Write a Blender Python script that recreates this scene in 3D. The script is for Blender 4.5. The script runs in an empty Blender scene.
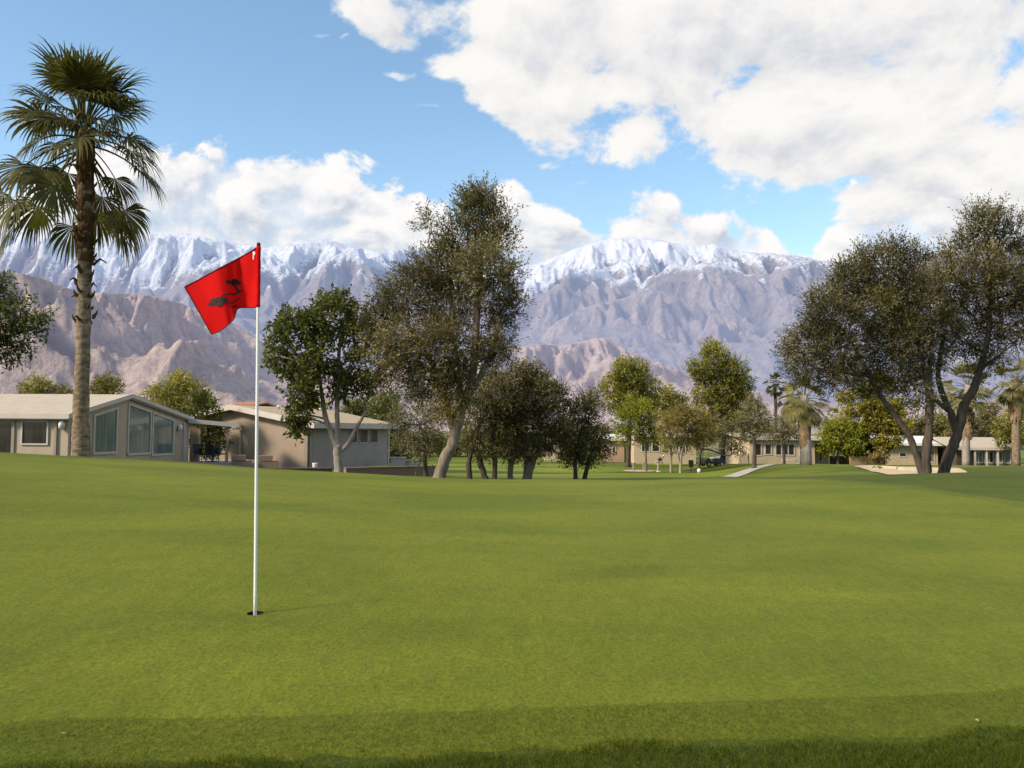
import bpy, math, random
import numpy as np
from mathutils import Matrix, Vector, Euler
R = math.radians
random.seed(7)
scene = bpy.context.scene
COL = scene.collection

# ------------------------------------------------------------------ camera
F = 861.0
EYE = 1.6
PITCH, ROLL = R(3.06), R(0.45)
cam_d = bpy.data.cameras.new('camera'); cam = bpy.data.objects.new('camera', cam_d); COL.objects.link(cam)
cam_d.sensor_width = 36; cam_d.lens = F / 1024 * 36
cam_d.clip_start = 0.1; cam_d.clip_end = 60000
CR = (Matrix.Rotation(R(90) + PITCH, 3, 'X') @ Matrix.Rotation(ROLL, 3, 'Z'))
cam.matrix_world = Matrix.Translation((0, 0, EYE)) @ CR.to_4x4()
scene.camera = cam

def at(px, py, depth):
    """world point seen at a pixel, at a given depth (world y)"""
    d = CR @ Vector(((px - 512) / F, (384 - py) / F, -1))
    return Vector((0, 0, EYE)) + d * (depth / d.y)
def pxof(p):
    q = CR.transposed() @ (Vector(p) - Vector((0, 0, EYE)))
    return 512 - q.x / q.z * F, 384 + q.y / q.z * F
def along(p, d, px):
    """distance along p + t d at which the line shows at column px"""
    lo, hi = 0.0, 80.0
    f0 = pxof(p)[0] - px
    for _ in range(60):
        m = (lo + hi) / 2
        q = (p[0] + d[0] * m, p[1] + d[1] * m, p[2])
        if (pxof(q)[0] - px) * f0 > 0: lo = m
        else: hi = m
    return lo

# ------------------------------------------------------------------ terrain
_yk = np.array([-60, -10, 0, 2, 4, 5.8, 9, 13.6, 19, 24, 30, 40, 55, 70, 96, 120, 200, 400, 20000.])
_zk = np.array([-0.3, -0.25, 0, .13, .25, .34, .455, .51, .42, .20, -.15, -.70, -1.4, -1.95, -2.45, -2.5, -2.5, -2.5, -2.5])
def _slopes(x, y):
    h = np.diff(x); dl = np.diff(y) / h
    m = np.zeros_like(y)
    for i in range(1, len(x) - 1):
        if dl[i-1] * dl[i] > 0:
            w1, w2 = 2*h[i] + h[i-1], h[i] + 2*h[i-1]
            m[i] = (w1 + w2) / (w1 / dl[i-1] + w2 / dl[i])
    return m
_mk = _slopes(_yk, _zk)
def pchip(v):
    v = np.clip(v, _yk[0], _yk[-1] - 1)
    i = np.clip(np.searchsorted(_yk, v, 'right') - 1, 0, len(_yk) - 2)
    h = _yk[i+1] - _yk[i]; t = (v - _yk[i]) / h
    return ((1 + 2*t) * (1-t)**2 * _zk[i] + t * (1-t)**2 * h * _mk[i] + t*t * (3 - 2*t) * _zk[i+1] + t*t * (t-1) * h * _mk[i+1])
def sst(a, b, v):
    t = np.clip((v - a) / (b - a), 0, 1); return t*t*(3-2*t)
def softp(v, k=1.0):
    return np.log1p(np.exp(np.clip(v / k, -30, 30))) * k
def H(x, y):
    x = np.asarray(x, float); y = np.asarray(y, float)
    z = pchip(y)
    lf = 0.052 * softp(np.clip(-x, -50, 16) - 1.0, .8) * sst(1, 12, y) * (1 - .74 * sst(23, 36, y)) * (1 - sst(60, 110, y))
    rt = 0.030 * softp(np.clip(x, -50, 14) - 3.0, .8) * sst(8, 20, y) * (1 - sst(45, 72, y)) * (1 - .4 * sst(26, 40, y))
    rt = rt + .80 * sst(46, 66, y) * (1 - sst(84, 112, y)) * sst(16, 24, x)
    und = .025 * np.sin(x * .55 + .8) * np.sin(y * .33 + .4) * sst(3, 9, y) * (1 - sst(60, 120, y)) + .012 * np.sin(x * 1.1 + y * .5) * sst(3, 9, y) * (1 - sst(60, 120, y))
    swell = .10 * np.sin(x * .09 + 1.3) * np.sin(y * .075) * sst(45, 65, y) * (1 - sst(110, 160, y))
    return z + lf + rt + und + swell
def hz(x, y): return float(H(x, y))
def ground_at(px, py):
    """where the sight line through a pixel meets the ground"""
    d = 1.0
    while d < 300:
        p = at(px, py, d)
        if p.z <= hz(p.x, p.y): break
        d += .02
    return (p.x, p.y)
def foot(px, depth):
    """point of the ground at column px and given depth"""
    p = at(px, 465, depth); return Vector((p.x, depth, hz(p.x, depth)))

# ------------------------------------------------------------------ helpers: objects
def tag(o, label=None, cat=None, group=None, kind=None):
    if label: o['label'] = label
    if cat: o['category'] = cat
    if group: o['group'] = group
    if kind: o['kind'] = kind
    return o
def empty(name, loc, rz=0, label=None, cat=None, group=None):
    o = bpy.data.objects.new(name, None); COL.objects.link(o)
    o.location = loc; o.rotation_euler = (0, 0, rz); o.empty_display_size = .3
    return tag(o, label, cat, group)
def np_mesh(name, v, f, mat, parent=None, attrs=None, smooth=False):
    v = np.asarray(v, np.float32); f = np.asarray(f, np.int32)
    me = bpy.data.meshes.new(name)
    n = f.shape[1]
    me.vertices.add(len(v)); me.vertices.foreach_set('co', v.ravel())
    me.loops.add(f.size); me.loops.foreach_set('vertex_index', f.ravel())
    me.polygons.add(len(f)); me.polygons.foreach_set('loop_start', np.arange(0, f.size, n, dtype=np.int32))
    if smooth: me.polygons.foreach_set('use_smooth', np.ones(len(f), bool))
    for k, a in (attrs or {}).items():
        at_ = me.attributes.new(k, 'FLOAT', 'POINT'); at_.data.foreach_set('value', np.asarray(a, np.float32))
    me.update(calc_edges=True)
    if mat: me.materials.append(mat)
    o = bpy.data.objects.new(name, me); COL.objects.link(o)
    if parent: o.parent = parent
    return o

class MB:
    def __init__(s): s.v = []; s.f = []
    def add(s, vs, fs):
        b = len(s.v); s.v += [tuple(p) for p in vs]; s.f += [tuple(b + i for i in f) for f in fs]; return s
    def box(s, x0, y0, z0, x1, y1, z1):
        return s.add([(x0,y0,z0),(x1,y0,z0),(x1,y1,z0),(x0,y1,z0),(x0,y0,z1),(x1,y0,z1),(x1,y1,z1),(x0,y1,z1)],
                     [(0,3,2,1),(4,5,6,7),(0,1,5,4),(1,2,6,5),(2,3,7,6),(3,0,4,7)])
    def prism(s, poly, ext):
        n = len(poly); e = Vector(ext)
        a = [Vector(p) for p in poly]; b = [p + e for p in a]
        return s.add(a + b, [tuple(range(n))[::-1], tuple(range(n, 2*n))] + [(i, (i+1) % n, n + (i+1) % n, n + i) for i in range(n)])
    def tube(s, pts, rad, n=8, cap=True, rough=0, rng=random):
        pts = [Vector(p) for p in pts]; rings = []; a = None
        for i, p in enumerate(pts):
            d = (pts[min(i+1, len(pts)-1)] - pts[max(i-1, 0)]).normalized()
            if a is None: a = d.cross(Vector((0, 1, 0)) if abs(d.y) < .8 else Vector((1, 0, 0))).normalized()
            else:
                a = a - d * a.dot(d)
                a = a.normalized() if a.length > 1e-4 else d.orthogonal().normalized()
            b = d.cross(a).normalized()
            r = rad[i] if hasattr(rad, '__len__') else rad
            rings.append([p + (a * math.cos(2*math.pi*k/n) + b * math.sin(2*math.pi*k/n)) * r * (1 + rough * rng.uniform(-1, 1)) for k in range(n)])
        vs = [q for r_ in rings for q in r_]
        fs = []
        for i in range(len(rings) - 1):
            for k in range(n):
                fs.append((i*n+k, i*n+(k+1)%n, (i+1)*n+(k+1)%n, (i+1)*n+k))
        if cap: fs += [tuple(range(n))[::-1], tuple(range((len(rings)-1)*n, len(rings)*n))]
        return s.add(vs, fs)
    def lathe(s, prof, n=16, c=(0,0,0), axis='z'):
        vs = []
        for r, h in prof:
            for k in range(n):
                t = 2*math.pi*k/n
                q = (r*math.cos(t), r*math.sin(t), h)
                if axis == 'x': q = (h, r*math.cos(t), r*math.sin(t))
                if axis == 'y': q = (r*math.sin(t), h, r*math.cos(t))
                vs.append((q[0]+c[0], q[1]+c[1], q[2]+c[2]))
        fs = [(i*n+k, i*n+(k+1)%n, (i+1)*n+(k+1)%n, (i+1)*n+k) for i in range(len(prof)-1) for k in range(n)]
        fs += [tuple(range(n))[::-1], tuple(range((len(prof)-1)*n, len(prof)*n))]
        return s.add(vs, fs)
    def build(s, name, mat, parent=None, smooth=False, off=None):
        me = bpy.data.meshes.new(name)
        v = s.v if off is None else [(p[0]-off[0], p[1]-off[1], p[2]-off[2]) for p in s.v]
        me.from_pydata(v, [], s.f); me.update()
        if smooth:
            me.polygons.foreach_set('use_smooth', [True] * len(me.polygons))
        if mat: me.materials.append(mat)
        o = bpy.data.objects.new(name, me); COL.objects.link(o)
        if parent: o.parent = parent
        return o

# ------------------------------------------------------------------ helpers: materials
class NT:
    def __init__(s, tree): s.t = tree; s.N = tree.nodes; s.L = tree.links
    def n(s, typ, **kw):
        nd = s.N.new(typ)
        for k, v in kw.items(): setattr(nd, k, v)
        return nd
    def put(s, sock, v):
        if hasattr(v, 'is_output') or isinstance(v, bpy.types.NodeSocket): s.L.new(v, sock)
        else:
            if isinstance(v, (tuple, list)) and len(v) == 3 and sock.type == 'RGBA': v = (*v, 1)
            sock.default_value = v
    def m(s, op, a, b=0.0, c=None, clamp=False):
        nd = s.n('ShaderNodeMath', operation=op, use_clamp=clamp)
        s.put(nd.inputs[0], a); s.put(nd.inputs[1], b)
        if c is not None: s.put(nd.inputs[2], c)
        return nd.outputs[0]
    def noise(s, vec, scale, detail=4, rough=.55, dist=0, out=0):
        nd = s.n('ShaderNodeTexNoise'); s.put(nd.inputs['Vector'], vec)
        for k, v in (('Scale', scale), ('Detail', detail), ('Roughness', rough), ('Distortion', dist)): s.put(nd.inputs[k], v)
        return nd.outputs[out]
    def mapr(s, v, a, b, c=0., d=1., smooth=False):
        nd = s.n('ShaderNodeMapRange', interpolation_type='SMOOTHSTEP' if smooth else 'LINEAR', clamp=True)
        for i, x in enumerate((v, a, b, c, d)): s.put(nd.inputs[i], x)
        return nd.outputs[0]
    def ramp(s, v, stops):
        nd = s.n('ShaderNodeValToRGB'); e = nd.color_ramp.elements
        while len(e) < len(stops): e.new(.5)
        for q, (p, c) in zip(e, stops): q.position = p; q.color = (*c, 1)
        s.put(nd.inputs[0], v); return nd.outputs[0]
    def mix(s, f, a, b, blend='MIX'):
        nd = s.n('ShaderNodeMix', data_type='RGBA', blend_type=blend)
        s.put(nd.inputs[0], f); s.put(nd.inputs[6], a); s.put(nd.inputs[7], b); return nd.outputs[2]
    def scale(s, vec, xyz):
        nd = s.n('ShaderNodeVectorMath', operation='MULTIPLY'); s.put(nd.inputs[0], vec); nd.inputs[1].default_value = xyz; return nd.outputs[0]
def new_mat(name):
    m = bpy.data.materials.new(name); m.use_nodes = True; nt = NT(m.node_tree)
    m.node_tree.nodes.clear()
    out = nt.n('ShaderNodeOutputMaterial'); return m, nt, out
def simple(name, c1, c2=None, scale=3., rough=.7, spec=.3, bump=.0, bscale=40., metal=0., stretch=(1,1,1), obj=True, detail=5):
    m, nt, out = new_mat(name)
    tc = nt.n('ShaderNodeTexCoord').outputs['Object' if obj else 'Generated']
    tc = nt.scale(tc, stretch)
    c2 = c2 or tuple(x * .75 for x in c1)
    f = nt.mapr(nt.noise(tc, scale, detail, .6), .3, .7)
    col = nt.mix(f, c1, c2)
    b = nt.n('ShaderNodeBsdfPrincipled'); nt.put(b.inputs['Base Color'], col)
    b.inputs['Roughness'].default_value = rough; b.inputs['Specular IOR Level'].default_value = spec; b.inputs['Metallic'].default_value = metal
    if bump:
        bp = nt.n('ShaderNodeBump'); bp.inputs['Strength'].default_value = bump; bp.inputs['Distance'].default_value = .02
        nt.put(bp.inputs['Height'], nt.noise(tc, bscale, 4, .6)); nt.put(b.inputs['Normal'], bp.outputs[0])
    nt.L.new(b.outputs[0], out.inputs[0]); return m
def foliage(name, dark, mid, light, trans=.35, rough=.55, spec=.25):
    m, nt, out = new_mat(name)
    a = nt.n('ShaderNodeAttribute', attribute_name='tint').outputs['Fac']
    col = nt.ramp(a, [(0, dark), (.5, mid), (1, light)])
    b = nt.n('ShaderNodeBsdfPrincipled'); nt.put(b.inputs['Base Color'], col)
    b.inputs['Roughness'].default_value = .7; b.inputs['Specular IOR Level'].default_value = spec * .35
    tr = nt.n('ShaderNodeBsdfTranslucent'); nt.put(tr.inputs[0], nt.mix(.5, col, (.16, .17, .02)))
    mx = nt.n('ShaderNodeMixShader'); mx.inputs[0].default_value = trans
    nt.L.new(b.outputs[0], mx.inputs[1]); nt.L.new(tr.outputs[0], mx.inputs[2]); nt.L.new(mx.outputs[0], out.inputs[0]); return m

M = {}
M['bark_pale'] = simple('bark_pale', (.30,.235,.17), (.13,.10,.075), 3, .9, .1, .8, 9, stretch=(3,3,.6))
M['bark_white'] = simple('bark_white', (.40,.34,.28), (.20,.16,.13), 3, .9, .1, .6, 9, stretch=(3,3,.6))
M['bark_dark'] = simple('bark_dark', (.13,.10,.075), (.05,.04,.03), 3, .95, .1, .9, 9, stretch=(3,3,.6))
M['palm_bark'] = simple('palm_bark', (.35,.26,.175), (.085,.06,.038), 3.6, .95, .1, 1., 7, stretch=(1.4,1.4,2.6))
M['palm_boots'] = simple('palm_boots', (.13,.075,.04), (.05,.028,.015), 4, .95, .1, .8, 12)
M['palm_skirt'] = simple('palm_skirt', (.30,.21,.12), (.12,.08,.045), 3, .95, .1, .8, 12)
M['olive'] = foliage('olive_leaves', (.026,.022,.009), (.155,.128,.055), (.42,.34,.17), .3)
M['olive_dark'] = foliage('olive_dark_leaves', (.018,.016,.007), (.108,.092,.036), (.33,.27,.125), .28)
M['olive_grey'] = foliage('olive_grey_leaves', (.07,.062,.03), (.18,.16,.08), (.36,.31,.17), .28)
M['leaf_dark'] = foliage('dark_leaves', (.022,.028,.008), (.085,.10,.022), (.24,.235,.07), .35)
M['leaf_mid'] = foliage('green_leaves', (.045,.050,.009), (.21,.20,.034), (.52,.45,.11), .35)
M['leaf_lime'] = foliage('lime_leaves', (.07,.085,.008), (.24,.26,.024), (.50,.46,.07), .4)
M['leaf_yellow'] = foliage('yellow_green_leaves', (.09,.085,.015), (.24,.21,.04), (.42,.36,.11), .4)
M['leaf_rust'] = foliage('rusty_leaves', (.08,.066,.018), (.23,.175,.045), (.42,.31,.10), .35)
M['pine'] = foliage('pine_needles', (.035,.032,.006), (.21,.18,.022), (.50,.41,.06), .3)
M['frond'] = foliage('palm_fronds', (.016,.017,.005), (.075,.070,.018), (.31,.255,.085), .3, .45, .4)
M['frond_far'] = foliage('palm_fronds_far', (.045,.045,.014), (.20,.18,.065), (.50,.42,.19), .3, .45, .4)

def tree_rng(seed): return np.random.default_rng(seed)
def unit(a): return a / np.maximum(np.linalg.norm(a, axis=-1, keepdims=True), 1e-9)

def leaf_cloud(cl, rng, L, Wd, tw_len, k, density, scale, bias=(0,0,0), spread=.5, gap=.25, flat=1.0, mat_bias=0.0):
    """cl: list of (centre, rx, ry_depth, rz) in metres. returns verts, faces, tint"""
    vs, ts = [], []
    ph = rng.uniform(0, 6.28, (4, 3))
    zmid = np.mean([q[0][2] for q in cl]); zspan = max(.5, np.ptp([q[0][2] for q in cl]) / 2)
    for c, rx, ryd, rz in cl:
        hang = np.array([0, 0, .55 * (c[2] - zmid) / zspan])
        nt_ = max(6, int(density * math.pi * (rx / scale) * (rz / scale) / k))
        d = unit(rng.normal(size=(nt_, 3)))
        rad = rng.uniform(.12, 1, nt_) ** .55
        pos = np.array(c) + d * rad[:, None] * np.array([rx, ryd, rz])
        w = 2.2 / max(rx, .01)
        g = np.sin(pos[:, 0] * w * 1.1 + ph[0, 0] + 1.3 * np.sin(pos[:, 2] * w + ph[1, 0])) * np.sin(pos[:, 2] * w * 1.4 + ph[0, 1] + np.sin(pos[:, 1] * w * 1.2)) * np.sin(pos[:, 1] * w * 1.2 + ph[0, 2])
        keep = g > -.75 * (1 - gap) ** 2
        keep |= rng.uniform(size=nt_) < .25
        pos, d = pos[keep], d[keep]; n = len(pos)
        td = unit(d * .8 + np.array(bias) + hang + rng.normal(size=(n, 3)) * spread)
        tl = tw_len * rng.uniform(.5, 1.3, n)
        s = np.linspace(0, 1, k)[None, :] + rng.uniform(-.5/k, .5/k, (n, k))
        p = pos[:, None, :] + td[:, None, :] * (s * tl[:, None])[..., None]
        p += rng.normal(size=p.shape) * L * .25
        ld = unit(td[:, None, :] * .75 + rng.normal(size=(n, k, 3)) * spread)
        sd = unit(np.cross(ld, rng.normal(size=(n, k, 3))))
        LL = L * rng.uniform(.6, 1.3, (n, k, 1)); WW = Wd * rng.uniform(.7, 1.2, (n, k, 1)) * .5
        q = np.stack([p, p + ld*LL*.45 + sd*WW, p + ld*LL, p + ld*LL*.45 - sd*WW], 2)
        t = .45 + rng.normal(size=(n, 1)) * .16 + rng.normal(size=(n, k)) * .12 + mat_bias + .55 * (rad[keep] - .68)[:, None] + rng.normal() * .10 + .14 * d[:, 2:3]  # crown shade put into tint: inner leaves darker, outer and upper ones lighter
        vs.append(q.reshape(-1, 3)); ts.append(np.repeat(t.reshape(-1), 4))
    v = np.concatenate(vs); f = np.arange(len(v)).reshape(-1, 4)
    return v, f, np.clip(np.concatenate(ts), 0, 1)
def bend(p0, p1, n, amp, rng):
    p0, p1 = np.array(p0), np.array(p1); l = np.linalg.norm(p1 - p0)
    t = np.linspace(0, 1, n)[:, None]
    o1, o2 = rng.normal(size=3), rng.normal(size=3)
    return p0 + (p1 - p0) * t + np.sin(t * math.pi) * o1 * amp * l + np.sin(t * 2 * math.pi) * o2 * amp * .5 * l

def tree(name, label, cat, depth, base_px, stems, clumps, leaf, bark, L=3.6, Wd=1.1, tw=9, k=8, dens=2.2, bias=(0,0,.15), spread=.5, gap=.25,
         seed=1, group=None, thick=1.0, limbs=True, dry=None, fill=.9, tone=0.0, limb_amp=.10):
    """stems: polylines of (px, py, width px [, depth offset m]); clumps: (px, py, r px [, ry px]). All turned into metres at this depth."""
    rng = tree_rng(seed); rnd = random.Random(seed)
    s = depth / F
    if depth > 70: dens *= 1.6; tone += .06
    b = foot(base_px, depth); b.z -= .04
    root = empty(name, b, 0, label, cat, group)
    tb = MB(); allpts = []
    for i, st in enumerate(stems):
        pts, rad = [], []
        for j, q in enumerate(st):
            p = at(q[0], q[1], depth + (q[3] if len(q) > 3 else 0))
            if i == 0 and j == 0: p = Vector((p.x, p.y, min(p.z, hz(p.x, p.y)) - .15))
            elif j == 0 and q[1] > 455: p = Vector((p.x, p.y, min(p.z, hz(p.x, p.y)) - .15))
            pts.append(np.array(p)); rad.append(q[2] * s / 2)
        # smooth the polyline
        P, Q = [], []
        for j in range(len(pts) - 1):
            p0, p1, p2, p3 = pts[max(j-1,0)], pts[j], pts[j+1], pts[min(j+2,len(pts)-1)]
            for t in np.linspace(0, 1, 6)[:-1]:
                P.append(.5*((2*p1)+(-p0+p2)*t+(2*p0-5*p1+4*p2-p3)*t*t+(-p0+3*p1-3*p2+p3)*t**3)); Q.append(rad[j]*(1-t)+rad[j+1]*t)
        P.append(pts[-1]); Q.append(rad[-1])
        if st[0][1] > 455: Q[0] *= 1.3; Q[1] *= 1.12
        P = [p + rng.normal(size=3) * q * .07 for p, q in zip(P, Q)]
        tb.tube(P, Q, 9 if depth < 60 else 6, rough=.10, rng=rnd); allpts += list(zip(P, Q))[len(P)//3:]
    cl = []
    for c in clumps:
        r = c[2]; ry = c[3] if len(c) > 3 else r
        dz = rng.uniform(-1, 1) * r * s * .8
        p = np.array(at(c[0], c[1], depth + dz))
        cl.append((p, r*s*fill, .5*(r+ry)*s*fill, ry*s*fill))
        if limbs:
            best = min(allpts, key=lambda a: np.linalg.norm(a[0]-p) + (3 * max(0, a[0][2]-p[2])))
            r0 = min(best[1] * .6, r * s * .09 + .01)
            pp = bend(best[0], p, 7, limb_amp, rng)
            tb.tube(pp, np.linspace(r0, r0*.35, 7), 5, rough=.08, rng=rnd)
            for _ in range(3):
                e = p + unit(rng.normal(size=3) + np.array([0,0,.4])) * np.array([r*s, r*s, ry*s]) * .8
                tb.tube(bend(pp[rnd.randint(3, 6)], e, 5, limb_amp*1.2, rng), np.linspace(r0*.45, r0*.12, 5), 4, rng=rnd)
    tb.build('trunk', bark, root, True, off=b)
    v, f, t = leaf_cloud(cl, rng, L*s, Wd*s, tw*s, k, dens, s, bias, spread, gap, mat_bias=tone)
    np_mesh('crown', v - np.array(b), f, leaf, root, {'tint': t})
    if dry:
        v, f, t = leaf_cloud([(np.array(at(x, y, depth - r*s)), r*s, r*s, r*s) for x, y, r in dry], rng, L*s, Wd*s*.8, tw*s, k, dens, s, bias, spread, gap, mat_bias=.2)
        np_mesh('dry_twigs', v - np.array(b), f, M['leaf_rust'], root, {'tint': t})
    return root


# ------------------------------------------------------------------ palms
def fan(rng, hub, axis, side, nrm, Lr, n=30, span=R(104), droop=.5, width_k=1.0, segs=5):
    """a fan-shaped blade: n pleated leaflets, joined near the hub, their tips hanging"""
    vs, ts, fs = [], [], []
    for i in range(n):
        a = -span + 2*span * (i + .5) / n + rng.normal() * .02
        d = axis * math.cos(a) + side * math.sin(a)
        d = d + nrm * (.10 * abs(math.sin(a)) + rng.normal() * .03); d /= np.linalg.norm(d)
        w_dir = np.cross(nrm, d); w_dir /= np.linalg.norm(w_dir)
        L = Lr * (1 - .33 * (abs(a) / span) ** 1.5) * rng.uniform(.9, 1.06)
        dr = droop * rng.uniform(.6, 1.5)
        if rng.uniform() < .1: dr *= 2.2
        b = len(vs); tw = rng.normal() * .1
        p = np.array(hub, float); g = np.array([0, 0, -1.]); step = L / segs; dd = d.copy()
        for j in range(segs + 1):
            u = j / segs
            if j: p = p + dd * step
            if u > .3: dd = dd + g * dr * (u - .25) * .75; dd /= np.linalg.norm(dd)
            dist = L * u
            w = dist * span * 2 / n * .56 * width_k if u < .5 else L * .5 * span * 2 / n * .56 * width_k * max(0.04, (1 - (u - .5) / .5) ** .8)
            pl = nrm * w * .35
            vs += [p - w_dir * w + pl * 0, p + pl, p + w_dir * w]
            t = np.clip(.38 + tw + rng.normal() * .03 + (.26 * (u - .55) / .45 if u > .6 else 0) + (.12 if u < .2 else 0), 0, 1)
            ts += [t] * 3
            if j:
                q = b + 3 * (j - 1)
                fs += [(q, q+1, q+4, q+3), (q+1, q+2, q+5, q+4)]
    return vs, fs, ts
def frond(rng, org, az, el, Lp, Lr, droop, n=30, petiole=True, segs=5, w=.02, sag=.25):
    d = np.array([math.cos(az)*math.cos(el), math.sin(az)*math.cos(el), math.sin(el)])
    P = [np.array(org)]; dd = d.copy()
    for j in range(6):
        P.append(P[-1] + dd * Lp / 6); dd = dd + np.array([0,0,-1]) * sag / 6; dd /= np.linalg.norm(dd)
    side = np.cross(dd, [0, 0, 1.]); 
    if np.linalg.norm(side) < .2: side = np.array([-math.sin(az), math.cos(az), 0])
    side /= np.linalg.norm(side); side = side + rng.normal(size=3) * .38; side -= dd * side.dot(dd); side /= np.linalg.norm(side)
    nrm = np.cross(side, dd)
    V, Fc, T = fan(rng, P[-1], dd, side, nrm, Lr, n, droop=droop, segs=segs)
    if petiole:
        mb = MB(); mb.tube(P, np.linspace(w * 1.5, w * .8, 7), 4, cap=False)
        b = len(V); V = V + [np.array(q) for q in mb.v]; Fc = Fc + [tuple(b + i for i in f) for f in mb.f]; T = T + [.55] * len(mb.v)
    return V, Fc, T

def fan_palm(name, label, depth, trunk, crown, r_px, n_fr, mat, bark, seed, skirt=None, boots=None, pieces=False, sheath=None, group=None, low=-70, leaflets=30, lp=.45, epow=.85, bl=.50, dk=.26):
    rng = tree_rng(seed); rnd = random.Random(seed); s = depth / F
    b = foot(trunk[0][0], depth); b.z -= .04
    root = empty(name, b, 0, label, 'palm', group)
    pts = [at(q[0], q[1], depth) for q in trunk]; pts[0].z = b.z - .12; pts[0].x = b.x
    P, Q = [], []
    for j in range(len(pts) - 1):
        m = max(3, int((pts[j+1]-pts[j]).length / (.18 if depth < 40 else .6)))
        for i in range(m):
            t = i / m; P.append(pts[j].lerp(pts[j+1], t)); Q.append((trunk[j][2]*(1-t)+trunk[j+1][2]*t)*s/2*(1+rnd.uniform(-.06,.06)))
    P.append(pts[-1]); Q.append(trunk[-1][2]*s/2)
    mb = MB(); mb.tube(P, Q, 14 if depth < 40 else 8, rough=.05, rng=rnd); mb.build('trunk', bark, root, True, off=b)
    c = np.array(at(crown[0], crown[1], depth))
    if boots:
        for _ in range(boots[3]):
            mb = MB()
            py = rnd.uniform(boots[1], boots[2]); a = rnd.uniform(0, 6.28)
            q = at(boots[0], py, depth); rr = 8.4 * s
            big = rnd.random() < .12
            p0 = q + Vector((math.cos(a)*rr*.85, math.sin(a)*rr*.85, 0)); out = Vector((math.cos(a), math.sin(a), 0))
            ln = rnd.uniform(.08, .2) * (2.2 if big else 1)
            mb.tube([p0, p0 + out*ln*.5 + Vector((0,0,ln*.5)), p0 + out*ln*(.7 if not big else 1) + Vector((0,0,ln*(1.1 if not big else .2)))], [.05, .035, .012], 4)
            mb.build('leaf_stub', M['palm_boots'], root, off=b)
    if sheath:
        mb = MB(); n_ = 26
        mb.tube([at(sheath[0] + .4*math.sin(i*2.1), sheath[2] + (sheath[1] - sheath[2]) * i / n_, depth) for i in range(n_ + 1)], [sheath[3] * s / 2 * (.84 + .20 * (i / n_) + .06 * (i % 2)) for i in range(n_ + 1)], 16, rough=.09, rng=rnd)
        mb.build('trunk_sheath', M['palm_boots'], root, False, off=b)
    if skirt:
        vs, fs, ts = [], [], []
        for _ in range(skirt[4]):
            py = rnd.uniform(skirt[1], skirt[2]); a = rnd.uniform(0, 6.28)
            f_ = (py - skirt[1]) / (skirt[2] - skirt[1])
            q = np.array(at(skirt[0], py, depth)); rr = skirt[3] * s * (1.0 - .35 * f_)
            o = q + np.array([math.cos(a), math.sin(a), 0]) * rr * .55
            out = np.array([math.cos(a), math.sin(a), 0])
            L = rnd.uniform(.5, 1.0); wd = np.array([-math.sin(a), math.cos(a), 0]) * rnd.uniform(.05, .16)
            p1 = o + out * rr * .5 + np.array([0, 0, -L*.4]); p2 = o + out * rr * .35 + np.array([0, 0, -L])
            bb = len(vs); vs += [o - wd*.5, o + wd*.5, p1 + wd, p1 - wd, p2 + wd*.4, p2 - wd*.4]; fs += [(bb, bb+1, bb+2, bb+3), (bb+3, bb+2, bb+4, bb+5)]
            ts += [rnd.uniform(0, 1)] * 6
        np_mesh('dead_frond_skirt', np.array(vs) - np.array(b), fs, M['palm_skirt'], root, {'tint': ts})
    V, Fc, T = [], [], []
    for i in range(n_fr):
        u = (i + .5) / n_fr
        el = R(84 - (84 - low) * u ** epow) + rng.normal() * (.24 if pieces else .13)
        az = i * 2.39996 + rng.normal() * (.35 if pieces else .15)
        k = rng.uniform(.88, 1.1)
        org = c + np.array([0, 0, -(u ** 1.3) * r_px * s * .42 + .05]) + np.array([math.cos(az), math.sin(az), 0]) * .12
        v, f, t = frond(rng, org, az, el, r_px*s*lp*k*((.60 + .4*u + .75*max(0, u - .6)/.4) if pieces else (1 + .2*u)), r_px*s*bl*k, (.55 + 1.0 * u) * dk, leaflets, w=.022 if depth < 40 else .03, segs=6 if depth < 40 else 4, sag=.2 + .5*max(0, math.cos(el)))
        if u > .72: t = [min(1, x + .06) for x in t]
        if pieces:
            np_mesh('frond', np.array(v) - np.array(b), f, mat, root, {'tint': t})
        else:
            bb = len(V); V += v; Fc += [tuple(bb + q for q in g) for g in f]; T += t
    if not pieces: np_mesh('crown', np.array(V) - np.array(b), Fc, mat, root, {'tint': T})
    return root

fan_palm('fan_palm', 'tall fan palm with a shaggy green crown standing in front of the gabled house', 24,
         [(81.5, 457, 18.5), (80.5, 420, 15), (83, 350, 13.5), (84.5, 290, 13.5), (85.5, 230, 14), (86, 180, 15), (86, 130, 14)],
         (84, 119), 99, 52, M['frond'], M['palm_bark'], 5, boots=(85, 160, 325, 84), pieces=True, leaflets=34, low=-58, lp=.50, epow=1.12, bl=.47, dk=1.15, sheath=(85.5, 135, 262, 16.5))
fan_palm('fan_palm', 'stocky fan palm with a pale trunk and dark hanging skirt beside the cream bungalow', 75,
         [(806, 464, 12), (806, 442, 11), (805, 420, 10), (804, 395, 8)], (804, 396), 29, 32, M['frond_far'], M['bark_white'], 6,
         skirt=(804.5, 404, 440, 7.5, 420), leaflets=22, low=-48)
fan_palm('fan_palm', 'slim tall fan palm with a small dark crown left of the stocky palm', 110,
         [(777, 458, 4), (776, 420, 3.2), (775, 384, 3)], (775, 382), 13, 26, M['frond'], M['bark_dark'], 7, leaflets=16, low=-60)
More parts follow.
